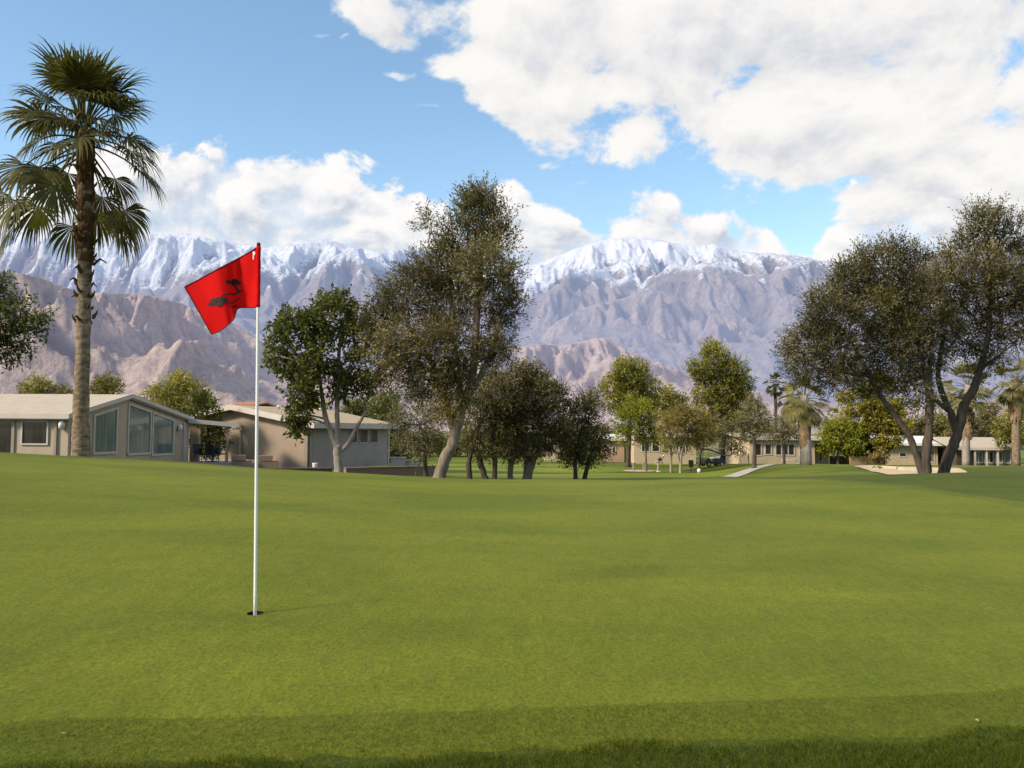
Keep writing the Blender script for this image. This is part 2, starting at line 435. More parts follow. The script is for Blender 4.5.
fan_palm('fan_palm', 'sunlit fan palm with a tan skirt half hidden behind the stocky palm', 104,
         [(791, 458, 7), (791, 420, 6), (791, 398, 5)], (791, 396), 17, 28, M['frond_far'], M['bark_white'], 8, skirt=(791, 400, 432, 6, 300), leaflets=18, low=-60)
fan_palm('fan_palm', 'fan palm seen between the trunk fork of the large right tree', 88,
         [(966, 464, 8), (966, 435, 8), (967, 405, 7), (968, 385, 6)], (968, 384), 28, 28, M['frond_far'], M['bark_white'], 9, skirt=(967, 392, 432, 8, 380), leaflets=20, low=-50)
fan_palm('fan_palm', 'fan palm with a brown skirt standing at the right edge', 84,
         [(1016, 462, 8), (1016, 430, 8), (1016, 400, 8), (1015, 378, 7)], (1015, 378), 28, 30, M['frond_far'], M['palm_bark'], 10, skirt=(1015.5, 385, 415, 8, 320), leaflets=20, low=-52)
fan_palm('fan_palm', 'small distant fan palm just left of the right edge palm', 140,
         [(991, 455, 3), (991, 425, 3)], (991, 423), 9, 20, M['frond_far'], M['palm_bark'], 11, leaflets=12, low=-40)
fan_palm('fan_palm', 'small distant yellowish palm top beside the bright green shrub', 125,
         [(833, 455, 4), (834, 418, 4)], (834, 416), 12, 22, M['frond_far'], M['palm_bark'], 12, leaflets=12, low=-45)

# ------------------------------------------------------------------ trees
# the leafy tree with a bare broken limb in front of the long house
tree('broadleaf_tree', 'leafy tree with pale forked trunk and a bare broken limb before the long house', 'tree', 36, 340,
     [[(340, 474, 10), (338, 458, 9), (337, 445, 8.5)],
      [(337, 446, 7), (331, 432, 6), (325, 415, 5), (322, 395, 4), (318, 370, 3)],
      [(337, 446, 7), (337.5, 428, 5), (337, 400, 4.5), (338, 370, 4), (341, 330, 3)],
      [(339, 452, 5), (347, 445, 5), (354, 433, 4.2), (361, 420, 3.2), (367, 411, 2.2)]],
     [(298, 330, 24), (333, 318, 24), (362, 338, 20), (288, 365, 18), (318, 360, 22), (352, 372, 20), (278, 340, 13), (304, 393, 19), (340, 392, 13),
      (300, 425, 11), (338, 300, 11), (322, 306, 10), (357, 318, 10), (298, 415, 13), (272, 355, 9), (283, 318, 9), (370, 380, 12)],
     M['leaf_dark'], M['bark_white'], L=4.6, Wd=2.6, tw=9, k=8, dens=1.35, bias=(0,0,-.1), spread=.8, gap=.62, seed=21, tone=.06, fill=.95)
# the tall leaning tree
tree('olive_tree', 'tallest grey olive tree leaning right with a twisted pale trunk', 'tree', 34, 440,
     [[(438, 478, 13), (444, 462, 11.5), (452, 445, 11), (457, 425, 11), (463, 405, 10), (470, 385, 8.5), (475, 350, 8), (478, 300, 7), (482, 250, 5), (484, 215, 3)],
      [(455, 436, 9), (450, 415, 8), (444, 395, 7), (436, 370, 6), (420, 345, 5), (405, 320, 3.5)],
      [(463, 405, 8), (478, 380, 6), (492, 350, 5), (500, 315, 4)],
      [(457, 428, 8), (460, 400, 7), (456, 360, 6), (452, 310, 5), (446, 270, 3.5)]],
     [(478, 212, 20, 22), (462, 240, 24), (498, 240, 20), (443, 272, 28), (487, 272, 32), (402, 300, 27), (450, 308, 36), (503, 312, 21), (380, 318, 17),
      (402, 344, 28), (448, 350, 34), (494, 350, 19), (425, 380, 22), (460, 385, 22), (391, 372, 14), (430, 224, 9), (484, 198, 11), (416, 272, 13), (512, 275, 12), (515, 300, 10), (370, 345, 10), (505, 345, 12), (468, 205, 9), (500, 215, 10)],
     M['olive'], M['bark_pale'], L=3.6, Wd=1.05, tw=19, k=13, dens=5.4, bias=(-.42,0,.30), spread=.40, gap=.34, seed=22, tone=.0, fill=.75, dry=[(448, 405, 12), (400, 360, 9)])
# the dark group right of it
G1 = 'dark trees in the shady row at the middle of the green'
tree('olive_tree', 'dark round olive tree with splayed thin trunks right of the leaning tree', 'tree', 42, 478,
     [[(470, 478, 6), (469, 462, 5.5), (474, 445, 4), (480, 420, 3)], [(487, 478, 6), (480, 462, 6), (476, 445, 5), (470, 430, 3)], [(494, 478, 5), (495, 462, 5), (492, 445, 4), (497, 410, 3)]],
     [(498, 398, 22), (480, 412, 18), (516, 384, 18), (500, 428, 18), (474, 440, 12), (512, 412, 18), (490, 380, 12), (525, 372, 10), (484, 450, 10), (505, 448, 10)],
     M['olive_dark'], M['bark_dark'], L=3.0, Wd=1.0, tw=9, k=8, dens=4.4, bias=(0,0,.1), spread=.6, gap=.25, seed=23, tone=.07)
tree('olive_tree', 'dark spreading olive tree with a grey trunk in the middle of the shady row', 'tree', 43, 527,
     [[(527, 478, 9), (528, 462, 8), (524, 450, 6), (520, 430, 4)], [(511, 478, 6), (511, 464, 5.5), (515, 450, 5), (518, 430, 3)], [(528, 464, 6), (536, 454, 5), (548, 448, 3)]],
     [(540, 396, 20), (524, 424, 20), (550, 418, 18), (545, 440, 15), (512, 448, 12), (530, 446, 14), (560, 432, 13), (535, 378, 12), (556, 394, 12), (528, 402, 16), (568, 408, 8)],
     M['olive_dark'], M['bark_pale'], L=3.0, Wd=1.0, tw=9, k=8, dens=4.4, bias=(.05,0,.1), spread=.6, gap=.25, seed=24, tone=.10)
tree('olive_tree', 'small dark olive tree with two thin stems at the right end of the shady row', 'tree', 44, 581,
     [[(576, 479, 4.5), (575, 465, 4), (578, 450, 3), (582, 425, 2)], [(584, 479, 4.5), (588, 464, 4), (592, 450, 3), (594, 430, 2)]],
     [(585, 412, 16), (578, 434, 17), (597, 436, 13), (568, 452, 10), (590, 452, 12), (604, 448, 8), (592, 400, 9), (578, 456, 10)],
     M['olive_dark'], M['bark_dark'], L=3.0, Wd=1.0, tw=9, k=8, dens=4.4, bias=(0,0,.1), spread=.6, gap=.25, seed=25, tone=.06)
tree('olive_tree', 'soft grey green olive tree behind the leaning tree, left of its trunk', 'tree', 50, 424,
     [[(426, 472, 5), (424, 450, 4), (420, 425, 3)]],
     [(416, 418, 20), (430, 440, 15), (404, 438, 12), (440, 415, 12), (420, 450, 11), (398, 420, 10)],
     M['olive_grey'], M['bark_dark'], L=2.8, Wd=.9, tw=10, k=8, dens=2.6, bias=(0,0,-.5), spread=.5, gap=.3, seed=26, tone=-.05)
# mid-distance trees
tree('broadleaf_tree', 'olive green rounded tree behind the golfer, left of the largest distant tree', 'tree', 96, 628,
     [[(628, 464, 6), (629, 440, 5), (630, 410, 4)]],
     [(628, 376, 19), (614, 386, 14), (647, 388, 13), (630, 400, 20), (612, 402, 10), (640, 372, 10), (622, 366, 8), (650, 402, 9)],
     M['leaf_mid'], M['bark_dark'], L=2.4, Wd=1.1, tw=6, k=8, dens=3.0, spread=.8, gap=.25, seed=27)
tree('broadleaf_tree', 'bright green young tree with a thin trunk next to the golfer', 'tree', 82, 646,
     [[(646, 471, 3), (645.5, 455, 2.6), (645, 440, 2)]],
     [(628, 422, 15), (642, 412, 13), (646, 432, 14), (624, 436, 9), (655, 424, 9), (634, 404, 8)],
     M['leaf_lime'], M['bark_pale'], L=2.4, Wd=1.0, tw=7, k=8, dens=2.6, spread=.7, gap=.3, seed=28, tone=-.12)
tree('broadleaf_tree', 'largest distant tree, dense and dark with a sunlit left side', 'tree', 104, 722,
     [[(722, 464, 7), (722, 440, 6), (721, 400, 5)]],
     [(715, 360, 17), (734, 372, 16), (703, 378, 14), (725, 392, 23), (741, 403, 15), (718, 418, 20), (700, 398, 10), (712, 348, 9), (694, 368, 8), (745, 385, 9), (730, 430, 16), (744, 420, 11), (706, 432, 12)],
     M['leaf_mid'], M['bark_dark'], L=2.3, Wd=1.1, tw=6, k=8, dens=3.4, spread=.8, gap=.2, seed=29, tone=-.06)
tree('broadleaf_tree', 'low spreading tree with rusty olive leaves and a slender pale trunk', 'tree', 79, 681,
     [[(680.5, 474, 3), (681, 458, 2.6), (684, 445, 2.2), (690, 430, 1.6)], [(681.5, 458, 2), (676, 446, 1.8), (670, 436, 1.4)]],
     [(690, 424, 20, 14), (672, 424, 13), (706, 432, 13), (682, 414, 12), (700, 418, 12), (664, 430, 8), (690, 438, 12)],
     M['leaf_rust'], M['bark_white'], L=2.3, Wd=.9, tw=7, k=8, dens=2.4, spread=.7, gap=.3, seed=30)
tree('broadleaf_tree', 'thin sapling with sparse drooping leaves left of the rusty tree', 'tree', 80, 671,
     [[(671, 474, 2.6), (671, 458, 2.4), (671, 445, 1.6)]], [(671, 448, 8), (674, 440, 8), (666, 444, 6)],
     M['leaf_mid'], M['bark_white'], L=2.3, Wd=.9, tw=7, k=8, dens=1.8, spread=.7, gap=.35, seed=31)
tree('broadleaf_tree', 'dark green tree top showing between the two rounded distant trees', 'tree', 112, 668,
     [[(668, 460, 5), (667, 420, 4)]], [(664, 398, 11), (672, 408, 11), (658, 410, 10), (680, 402, 8), (668, 392, 6), (676, 418, 12)],
     M['leaf_mid'], M['bark_dark'], L=2.3, Wd=1.1, tw=6, k=8, dens=3, spread=.8, gap=.2, seed=32, tone=-.05)
tree('olive_tree', 'small grey olive tree with a dark trunk in front of the cream bungalow', 'tree', 74, 754,
     [[(754, 465, 4.5), (754.5, 450, 4), (754, 436, 3)]], [(753, 416, 14), (748, 430, 11), (760, 428, 11), (754, 406, 9), (742, 424, 7), (765, 418, 7)],
     M['olive_grey'], M['bark_dark'], L=2.3, Wd=.9, tw=7, k=8, dens=2.8, spread=.6, gap=.25, seed=33)
tree('olive_tree', 'low grey olive tree between the small olive and the stocky palm', 'tree', 86, 784,
     [[(784, 462, 3), (784, 440, 2.5)]], [(783, 428, 12), (776, 434, 9), (793, 434, 9), (786, 420, 8)],
     M['olive_grey'], M['bark_dark'], L=2.3, Wd=.9, tw=7, k=8, dens=2.6, spread=.6, gap=.25, seed=34)
tree('broadleaf_tree', 'drooping dark olive tree over the golf cart', 'tree', 88, 700,
     [[(699, 470, 3), (700, 455, 3), (704, 440, 2.5)]], [(712, 434, 9), (730, 438, 11), (700, 436, 9), (738, 446, 9), (722, 430, 10)],
     M['olive_grey'], M['bark_dark'], L=2.3, Wd=.9, tw=7, k=8, dens=2.0, bias=(0,0,-.3), spread=.6, gap=.3, seed=35, tone=-.1)
tree('pine_tree', 'yellow green pine tree with layered boughs and a bare dark trunk', 'tree', 92, 882,
     [[(882, 464, 6), (882, 440, 5), (880, 410, 4), (876, 385, 3)]],
     [(866, 392, 14, 9), (884, 386, 13, 9), (874, 408, 18, 10), (894, 408, 15, 10), (856, 412, 12, 8), (880, 424, 20, 10), (900, 426, 14, 9), (860, 430, 14, 8), (876, 378, 9, 7), (846, 398, 9, 7), (888, 440, 16, 8)],
     M['pine'], M['bark_dark'], L=2.6, Wd=1.2, tw=5, k=8, dens=3.6, spread=.7, gap=.2, seed=36)
# the large pair at the right
tree('olive_tree', 'broad dark olive tree with upright trunk and crown spreading left over the bunker', 'tree', 40, 926,
     [[(926, 479, 12), (925, 462, 10.5), (927, 445, 9.5), (929, 425, 7.5), (929, 400, 7), (925, 370, 5), (915, 330, 4), (905, 290, 3)],
      [(925, 462, 8), (912, 442, 6.5), (897, 418, 5.5), (882, 398, 5), (868, 372, 4), (850, 340, 3)],
      [(929, 425, 6), (932, 400, 5), (930, 370, 4), (932, 330, 3)]],
     [(806, 345, 23), (834, 316, 26), (851, 285, 24), (880, 268, 22), (874, 308, 32), (906, 298, 27), (838, 352, 24), (884, 346, 29), (802, 368, 14), (906, 340, 23), (868, 380, 17),
      (899, 376, 16), (914, 263, 16), (925, 318, 25), (924, 364, 17), (862, 258, 9), (893, 250, 10), (790, 352, 9), (828, 375, 14), (818, 300, 10), (846, 272, 9), (812, 326, 12), (906, 252, 8), (930, 285, 18), (850, 372, 16), (914, 390, 14), (926, 400, 11)],
     M['olive_dark'], M['bark_dark'], L=3.0, Wd=1.0, tw=15, k=11, dens=5.1, bias=(-.22,0,.25), spread=.42, gap=.30, seed=37, tone=.0, fill=.80, dry=[(886, 296, 7), (880, 302, 6)])
tree('olive_tree', 'dark olive tree with forked trunk leaning right and tall crown at the right edge', 'tree', 41, 944,
     [[(942, 479, 12.5), (946, 462, 11), (953, 445, 10.5), (960, 425, 9.5), (964, 405, 9), (974, 388, 8), (981, 365, 6.5), (987, 340, 5), (990, 290, 4), (988, 250, 3)],
      [(957, 432, 8), (950, 412, 6.5), (943, 395, 6), (938, 372, 5), (944, 335, 3.5)],
      [(948, 410, 5), (940, 404, 4.5), (930, 392, 3.5), (926, 380, 3)],
      [(980, 370, 4), (990, 362, 3.2), (1004, 352, 2.6)]],
     [(984, 228, 15, 17), (966, 248, 17), (1004, 246, 17, 19), (984, 274, 27), (952, 288, 23), (1010, 290, 25), (968, 314, 25), (1004, 322, 19), (944, 330, 19), (990, 340, 15), (1036, 300, 24),
      (1032, 262, 20), (960, 345, 14), (974, 218, 8), (994, 216, 8), (1014, 226, 8), (944, 262, 12), (996, 360, 9), (1018, 340, 10), (978, 362, 8), (940, 355, 12), (1040, 330, 14)],
     M['olive_dark'], M['bark_dark'], L=3.0, Wd=1.0, tw=17, k=12, dens=5.1, bias=(.10,0,.42), spread=.38, gap=.30, seed=38, tone=.02, fill=.80)
G2 = 'dark trees behind the glass fronted house'
tree('broadleaf_tree', 'dark green tree behind the glass fronted house at the right', 'tree', 118, 988,
     [[(988, 458, 5), (988, 440, 4)]], [(986, 424, 16), (1000, 436, 13), (974, 430, 12), (960, 424, 12), (990, 412, 10), (952, 436, 9)],
     M['olive_dark'], M['bark_dark'], L=2.3, Wd=1.1, tw=6, k=8, dens=3, spread=.8, gap=.2, seed=39, tone=.08)
tree('broadleaf_tree', 'yellowish green tree under the right edge palm', 'tree', 98, 1018,
     [[(1013, 464, 5), (1014, 445, 4)]], [(1010, 426, 14), (1024, 432, 16), (1004, 438, 9), (1016, 416, 10), (1030, 415, 12)],
     M['leaf_mid'], M['bark_dark'], L=2.3, Wd=1.1, tw=6, k=8, dens=3, spread=.8, gap=.2, seed=40)
tree('broadleaf_tree', 'sparse dark leafed tree reaching in at the left edge', 'tree', 20, -70,
     [[(-72, 478, 22), (-66, 430, 18), (-58, 380, 14), (-46, 340, 10)], [(-60, 390, 9), (-35, 365, 7), (-10, 345, 5), (12, 335, 3), (32, 330, 2)], [(-52, 355, 8), (-30, 320, 6), (-5, 300, 3.5)]],
     [(8, 318, 20), (30, 326, 14), (-14, 300, 20), (-30, 335, 26), (4, 345, 14), (18, 302, 8), (-58, 300, 36), (-75, 340, 36), (22, 345, 7), (2, 284, 7), (-40, 270, 22), (-90, 280, 34), (42, 322, 8), (14, 358, 6)],
     M['leaf_dark'], M['bark_dark'], L=4.6, Wd=1.7, tw=12, k=8, dens=1.7, bias=(.3,0,-.05), spread=.65, gap=.55, seed=41, tone=-.12)

# ------------------------------------------------------------------ shrubs and far trees
def shrub(label, depth, base_px, clumps, leaf, seed, name='shrub', cat='shrub', dens=3.0, L=2.4, Wd=1.2, group=None, tone=0.0, gap=.2, spread=.8, bark='bark_dark'):
    c0 = clumps[0]; g = foot(base_px, depth); by = pxof(g)[1]
    return tree(name, label, cat, depth, base_px, [[(base_px, by + 1, 3), (base_px, (by + c0[1]) / 2, 2.4), (c0[0], c0[1], 1.6)]], clumps, leaf, M[bark], L=L, Wd=Wd, tw=6, k=8,
                dens=dens, spread=spread, gap=gap, seed=seed, group=group, tone=tone)
shrub('dull green bush showing over the roof ridge near the left edge', 66, 36, [(36, 386, 12), (26, 390, 8), (48, 390, 9), (36, 398, 14)], M['leaf_mid'], 51)
shrub('small yellow green bush tip over the roof ridge', 66, 62, [(60, 391, 7), (66, 393, 6), (60, 400, 9)], M['leaf_yellow'], 52, tone=-.2)
shrub('yellow flowering tree top over the roof just right of the tall palm', 62, 106, [(106, 384, 11), (96, 388, 9), (116, 388, 8), (104, 396, 13)], M['leaf_yellow'], 53, tone=-.1)
shrub('tall yellow green bush rising behind the gable roof', 60, 180, [(168, 392, 17), (182, 386, 15), (196, 394, 14), (172, 408, 18), (190, 410, 18), (152, 396, 10), (180, 380, 10), (205, 400, 10), (185, 428, 18)], M['leaf_mid'], 54, tone=.14)
shrub('dark leafy tree filling the gap between the two nearest houses', 50.6, 210, [(208, 432, 13), (198, 440, 11), (218, 428, 10), (210, 412, 13), (206, 450, 13), (192, 418, 10), (218, 442, 10), (200, 402, 10)], M['leaf_dark'], 55, tone=-.05, L=2.8, Wd=1.5)
shrub('bright green round shrub lit by sun beside the pine', 92, 838, [(838, 438, 18, 15), (826, 444, 11), (852, 444, 13), (842, 426, 11), (830, 430, 9), (856, 432, 9)], M['leaf_lime'], 56)
shrub('dark green shrub in the shade under the pine', 94, 860, [(860, 446, 13), (872, 450, 10), (850, 452, 8), (880, 448, 9)], M['leaf_dark'], 57)
shrub('low rust coloured shrub by the tan garden wall', 90, 878, [(878, 457, 5), (873, 459, 4), (882, 459, 4)], M['leaf_rust'], 58)
shrub('grey green bush at the corner of the long house', 62, 398, [(398, 450, 9), (406, 455, 8), (392, 456, 7)], M['olive_dark'], 59)
shrub('dark hedge tree right behind the end of the long house', 72, 392, [(396, 436, 14), (388, 424, 12), (402, 450, 12), (386, 446, 12), (380, 405, 12), (392, 412, 10)], M['leaf_dark'], 60, tone=.02)
far = [(300, 100, 'tree top over the long house roof, left of its trunk', 'leaf_mid', [(300, 415, 14), (285, 418, 10), (318, 412, 12)]),
       (362, 110, 'tree top over the long house roof, right of the bare limb', 'leaf_dark', [(362, 410, 16), (376, 418, 12), (350, 414, 12), (390, 400, 10)]),
       (420, 130, 'far hedge behind the grey green olive tree', 'leaf_dark', [(412, 446, 13), (430, 442, 14), (445, 446, 12)]),
       (468, 130, 'far tree behind the leaning trunk', 'leaf_dark', [(468, 440, 14), (485, 442, 14), (454, 446, 11)]),
       (510, 135, 'far dim tree in the middle of the shady row', 'leaf_mid', [(508, 440, 15), (526, 444, 12)]),
       (560, 135, 'far tree between the spreading olive and the small olive', 'leaf_mid', [(556, 440, 14), (572, 444, 12), (566, 430, 9)]),
       (608, 130, 'far tree left of the tan bungalow', 'leaf_mid', [(606, 440, 13), (616, 446, 9), (600, 448, 9)]),
       (690, 128, 'dark far tree filling the gap above the tan bungalow', 'leaf_dark', [(684, 440, 16), (700, 436, 14), (668, 444, 12)]),
       (760, 128, 'far dark tree behind the cream bungalow', 'leaf_dark', [(760, 436, 13), (742, 440, 14), (775, 440, 11)]),
       (905, 125, 'far dark tree behind the white roofed house', 'olive_dark', [(905, 436, 16), (920, 432, 15), (890, 440, 14)]),
       (940, 125, 'far olive tree behind the right pair of trunks', 'leaf_mid', [(936, 428, 16), (952, 432, 14), (944, 440, 15)])]
for i, (px, D, lab, mt, cl) in enumerate(far):
    shrub(lab, D, px, cl, M[mt], 70 + i, name='broadleaf_tree', cat='tree', tone=-.02)

# ------------------------------------------------------------------ ground, putting green, bunker, path
hole = foot(255, 5.8); _p = at(255.2, 617, 5.8)
HX, HY = _p.x, 5.8
def catmull(P, n=14):
    P = np.array(P, float); out = []
    for j in range(len(P)):
        p0, p1, p2, p3 = P[j-1], P[j], P[(j+1) % len(P)], P[(j+2) % len(P)]
        for t in np.linspace(0, 1, n, endpoint=False):
            out.append(.5*((2*p1)+(-p0+p2)*t+(2*p0-5*p1+4*p2-p3)*t*t+(-p0+3*p1-3*p2+p3)*t**3))
    return np.array(out)
GREEN = catmull([(-6, 3.3), ground_at(-60, 728), ground_at(230, 721), ground_at(512, 712), ground_at(800, 700), ground_at(1024, 690), (5, 5.4), (6.9, 8), (7.1, 11.3), (7.1, 14.2), (7.2, 18), (6.9, 22), (5.6, 26), (1, 29), (-5, 29), (-10, 27.5), (-13.5, 22), (-13.5, 13), (-10.5, 6)])
def poly_radius(P, cx, cy, ang):
    """distance from a centre to a star shaped outline, per angle"""
    a = np.arctan2(P[:, 1] - cy, P[:, 0] - cx); r = np.hypot(P[:, 0] - cx, P[:, 1] - cy)
    o = np.argsort(a); a, r = a[o], r[o]
    return np.interp(ang, np.concatenate([a - 2*math.pi, a, a + 2*math.pi]), np.tile(r, 3))
def inside(x, y, P, cx, cy, band):
    """0 outside the outline ... 1 at more than `band` metres inside"""
    r = np.hypot(x - cx, y - cy); R_ = poly_radius(P, cx, cy, np.arctan2(y - cy, x - cx))
    return np.clip((R_ - r) / band, 0, 1)
def from_px(pts):
    """ground points under a list of (column, depth)"""
    return [(foot(px, d).x, d) for px, d in pts]
BUNKER = catmull(from_px([(852, 66), (866, 58), (890, 52.5), (925, 49.5), (955, 50), (967, 54), (958, 60), (925, 62), (890, 64), (868, 74)]), 8)
BC = BUNKER.mean(0)
PATH = from_px([(722, 61), (734, 66), (742, 70), (760, 75), (784, 79)])

def axis(dense0, dense1, step, far, g=1.12):
    a = list(np.arange(dense0, dense1 + 1e-6, step)); s = step; x = a[-1]
    while x < far: s *= g; x += s; a.append(x)
    s = step; x = a[0]; lo = []
    while x > -far: s *= g; x -= s; lo.append(x)
    return np.array(lo[::-1] + a)
gx = axis(-30, 34, .4, 14000); gy = np.concatenate([[-14000, -4000, -1000, -300, -120, -60], axis(-10, 110, .4, 16000)[axis(-10, 110, .4, 16000) > -40]])
X, Y = np.meshgrid(gx, gy)
Z = H(X, Y) - .30 * np.clip(inside(X, Y, GREEN, HX, HY, 2.4) - .3, 0, .7) - .75 * sst(0, 1, np.clip((1 - np.hypot(X - BC[0], Y - BC[1]) / poly_radius(BUNKER, BC[0], BC[1], np.arctan2(Y - BC[1], X - BC[0]))) * 3.2, 0, 1))
def grid_faces(nr, nc):
    i = np.arange(nr*nc).reshape(nr, nc)
    return np.stack([i[:-1, :-1], i[:-1, 1:], i[1:, 1:], i[1:, :-1]], -1).reshape(-1, 4)

def grass_mat(name, base, light, dry, fine, bump, streak, far=True):
    m, nt, out = new_mat(name)
    P = nt.n('ShaderNodeTexCoord').outputs['Object']
    big = nt.noise(nt.scale(P, (.55, 1.0, 0)), streak, 5, .6, .4)
    mid = nt.noise(nt.scale(P, (1, 1.3, 0)), 2.2, 5, .65)
    fin = nt.noise(nt.scale(P, (1, .6, 1)), fine * .45, 5, .8)
    fin2 = nt.noise(nt.scale(P, (1, .30, 1)), fine * .10, 5, .75)
    c = nt.mix(nt.mapr(big, .38, .62), base, light)
    c = nt.mix(nt.m('MULTIPLY', nt.mapr(mid, .52, .78), .3), c, dry)
    v = nt.m('MULTIPLY', nt.mapr(fin, .30, .70, .50, 1.55), nt.mapr(fin2, .3, .7, .86, 1.15))
    c = nt.mix(1.0, c, nt.n('ShaderNodeCombineColor').outputs[0], 'MULTIPLY')
    cc = c.node; comb = cc.inputs[7].links[0].from_node
    for i in range(3): nt.L.new(v, comb.inputs[i])
    if far:   # sunlit fairway patches painted in, then sandy plain far beyond the course
        sep = nt.n('ShaderNodeSeparateXYZ'); nt.put(sep.inputs[0], P)
        c = nt.mix(nt.m('MULTIPLY', nt.mapr(sep.outputs[1], 44, 66), nt.mapr(nt.noise(nt.scale(P, (.35, 1, 0)), .11, 3, .5), .40, .56)), c, nt.mix(1.0, c, (3.2, 2.8, 2.2), 'MULTIPLY'))
        c = nt.mix(nt.mapr(sep.outputs[1], 150, 260), c, (.16, .13, .085))
    b = nt.n('ShaderNodeBsdfPrincipled'); nt.put(b.inputs['Base Color'], c)
    b.inputs['Roughness'].default_value = .8; b.inputs['Specular IOR Level'].default_value = .12
    b.inputs['Sheen Weight'].default_value = .08; b.inputs['Sheen Roughness'].default_value = .5; b.inputs['Sheen Tint'].default_value = (.6, .7, .2, 1)
    bp = nt.n('ShaderNodeBump'); bp.inputs['Strength'].default_value = bump; bp.inputs['Distance'].default_value = .012
    hsum = nt.m('ADD', fin, nt.m('MULTIPLY', mid, 1.5))
    nt.put(bp.inputs['Height'], hsum); nt.put(b.inputs['Normal'], bp.outputs[0])
    nt.L.new(b.outputs[0], out.inputs[0]); return m
M['rough'] = grass_mat('rough_grass', (.027, .043, .0018), (.056, .072, .0040), (.085, .08, .010), 60, .9, .25)
M['green'] = grass_mat('putting_green_grass', (.080, .102, .0032), (.128, .141, .0074), (.175, .16, .016), 110, .7, .42, False)
tag(np_mesh('ground', np.stack([X, Y, Z], -1).reshape(-1, 3), grid_faces(*X.shape), M['rough'], smooth=True), kind='structure')

ang = np.linspace(-math.pi, math.pi, 361)[:-1]
rad = poly_radius(GREEN, HX, HY, ang)
sr = np.concatenate([[0, .003, .007], np.linspace(.03, 1, 90) ** 1.25])
Rr = .054 + (rad[None, :] - .054) * sr[:, None]
X = HX + Rr * np.cos(ang); Y = HY + Rr * np.sin(ang); Z = H(X, Y) + .006; Z[-1] -= .0015

X = np.concatenate([X, X[:, :1]], 1); Y = np.concatenate([Y, Y[:, :1]], 1); Z = np.concatenate([Z, Z[:, :1]], 1)
tag(np_mesh('putting_green', np.stack([X, Y, Z], -1).reshape(-1, 3), grid_faces(*X.shape)[:, ::-1], M['green'], smooth=True), kind='structure')

M['fringe'] = grass_mat('fringe_grass', (.062, .082, .0028), (.100, .114, .0060), (.14, .13, .014), 80, .8, .42, False)
ang2 = np.linspace(-math.pi, math.pi, 721)
rin = poly_radius(GREEN, HX, HY, ang2)
def facing(a):
    h_ = .02; r_ = poly_radius(GREEN, HX, HY, a); dr = (poly_radius(GREEN, HX, HY, a + h_) - poly_radius(GREEN, HX, HY, a - h_)) / (2 * h_)
    return np.clip(r_ / np.sqrt(r_ * r_ + dr * dr), .2, 1)
rout = rin + (.50 + .03 * np.sin(ang2 * 23) + .02 * np.sin(ang2 * 61)) / facing(ang2)
k_ = np.concatenate([[-.30, -.06], np.linspace(0, 1, 9)])
Rr = rin + (rout - rin) * k_[:, None]
X = HX + Rr * np.cos(ang2); Y = HY + Rr * np.sin(ang2); Z = H(X, Y) + .004; Z[:2] -= .002; Z[-1] -= .03
tag(np_mesh('green_fringe', np.stack([X, Y, Z], -1).reshape(-1, 3), grid_faces(*X.shape)[:, ::-1], M['fringe'], smooth=True), kind='structure')
M['sand'] = simple('sand', (.55,.43,.29), (.47,.36,.24), 1.2, .95, .05, .5, 18)
ang = np.linspace(-math.pi, math.pi, 97)
rad = poly_radius(BUNKER, BC[0], BC[1], ang); sr = np.linspace(0, 1.0, 24)
X = BC[0] + rad * np.cos(ang) * sr[:, None]; Y = BC[1] + rad * np.sin(ang) * sr[:, None]
Z = H(X, Y) + .03 - .22 * sst(0, 1, np.clip((1 - sr) * 3, 0, 1))[:, None] + .02 * np.sin(X * 2.1) * np.sin(Y * 1.7)
tag(np_mesh('sand_bunker', np.stack([X, Y, Z], -1).reshape(-1, 3), grid_faces(*X.shape)[:, ::-1], M['sand'], smooth=True), kind='structure')
M['concrete'] = simple('path_concrete', (.46,.41,.35), (.36,.32,.27), 1.5, .9, .1, .3, 20)
pp = np.array(PATH); t = np.linspace(0, len(pp) - 1, 40)
cx = np.interp(t, range(len(pp)), pp[:, 0]); cy = np.interp(t, range(len(pp)), pp[:, 1])
k = np.ones(9) / 9
cx = np.convolve(np.pad(cx, 4, 'edge'), k, 'valid'); cy = np.convolve(np.pad(cy, 4, 'edge'), k, 'valid')
dx, dy = np.gradient(cx), np.gradient(cy); l = np.hypot(dx, dy); nx, ny = -dy / l, dx / l
off = np.linspace(-.75, .75, 5)
X = cx[:, None] + nx[:, None] * off; Y = cy[:, None] + ny[:, None] * off
tag(np_mesh('cart_path', np.stack([X, Y, H(X, Y) + .05], -1).reshape(-1, 3), grid_faces(*X.shape)[:, ::-1], M['concrete'], smooth=True), kind='structure')

# longer grass of the apron in front of the green: blades
rng = np.random.default_rng(3)
n = 170000
x = rng.uniform(-3.4, 3.9, n); y = 2.85 + (rng.uniform(0, 1, n)) * 2.1
o = inside(x, y, GREEN, HX, HY, .3) < .08
x, y = x[o], y[o]; n = len(x)
sdist = np.hypot(x - HX, y - HY) - poly_radius(GREEN, HX, HY, np.arctan2(y - HY, x - HX))
sdist = sdist * facing(np.arctan2(y - HY, x - HX)) + .05 * np.sin(x * 3.1) + .04 * np.sin(x * 7.7 + y)
long_ = sst(.44, .54, sdist); e = (.20 + 1.1 * long_) * sst(-.05, .10, sdist) + .02
z = H(x, y) + .008; hgt = rng.uniform(.010, .026, n) * e * (1 + .35*np.sin(x*2.3)*np.sin(y*5))
th = rng.uniform(0, 6.28, n); w = rng.uniform(.0012, .0026, n); ln = rng.normal(0, .55, (n, 2)) * hgt[:, None]
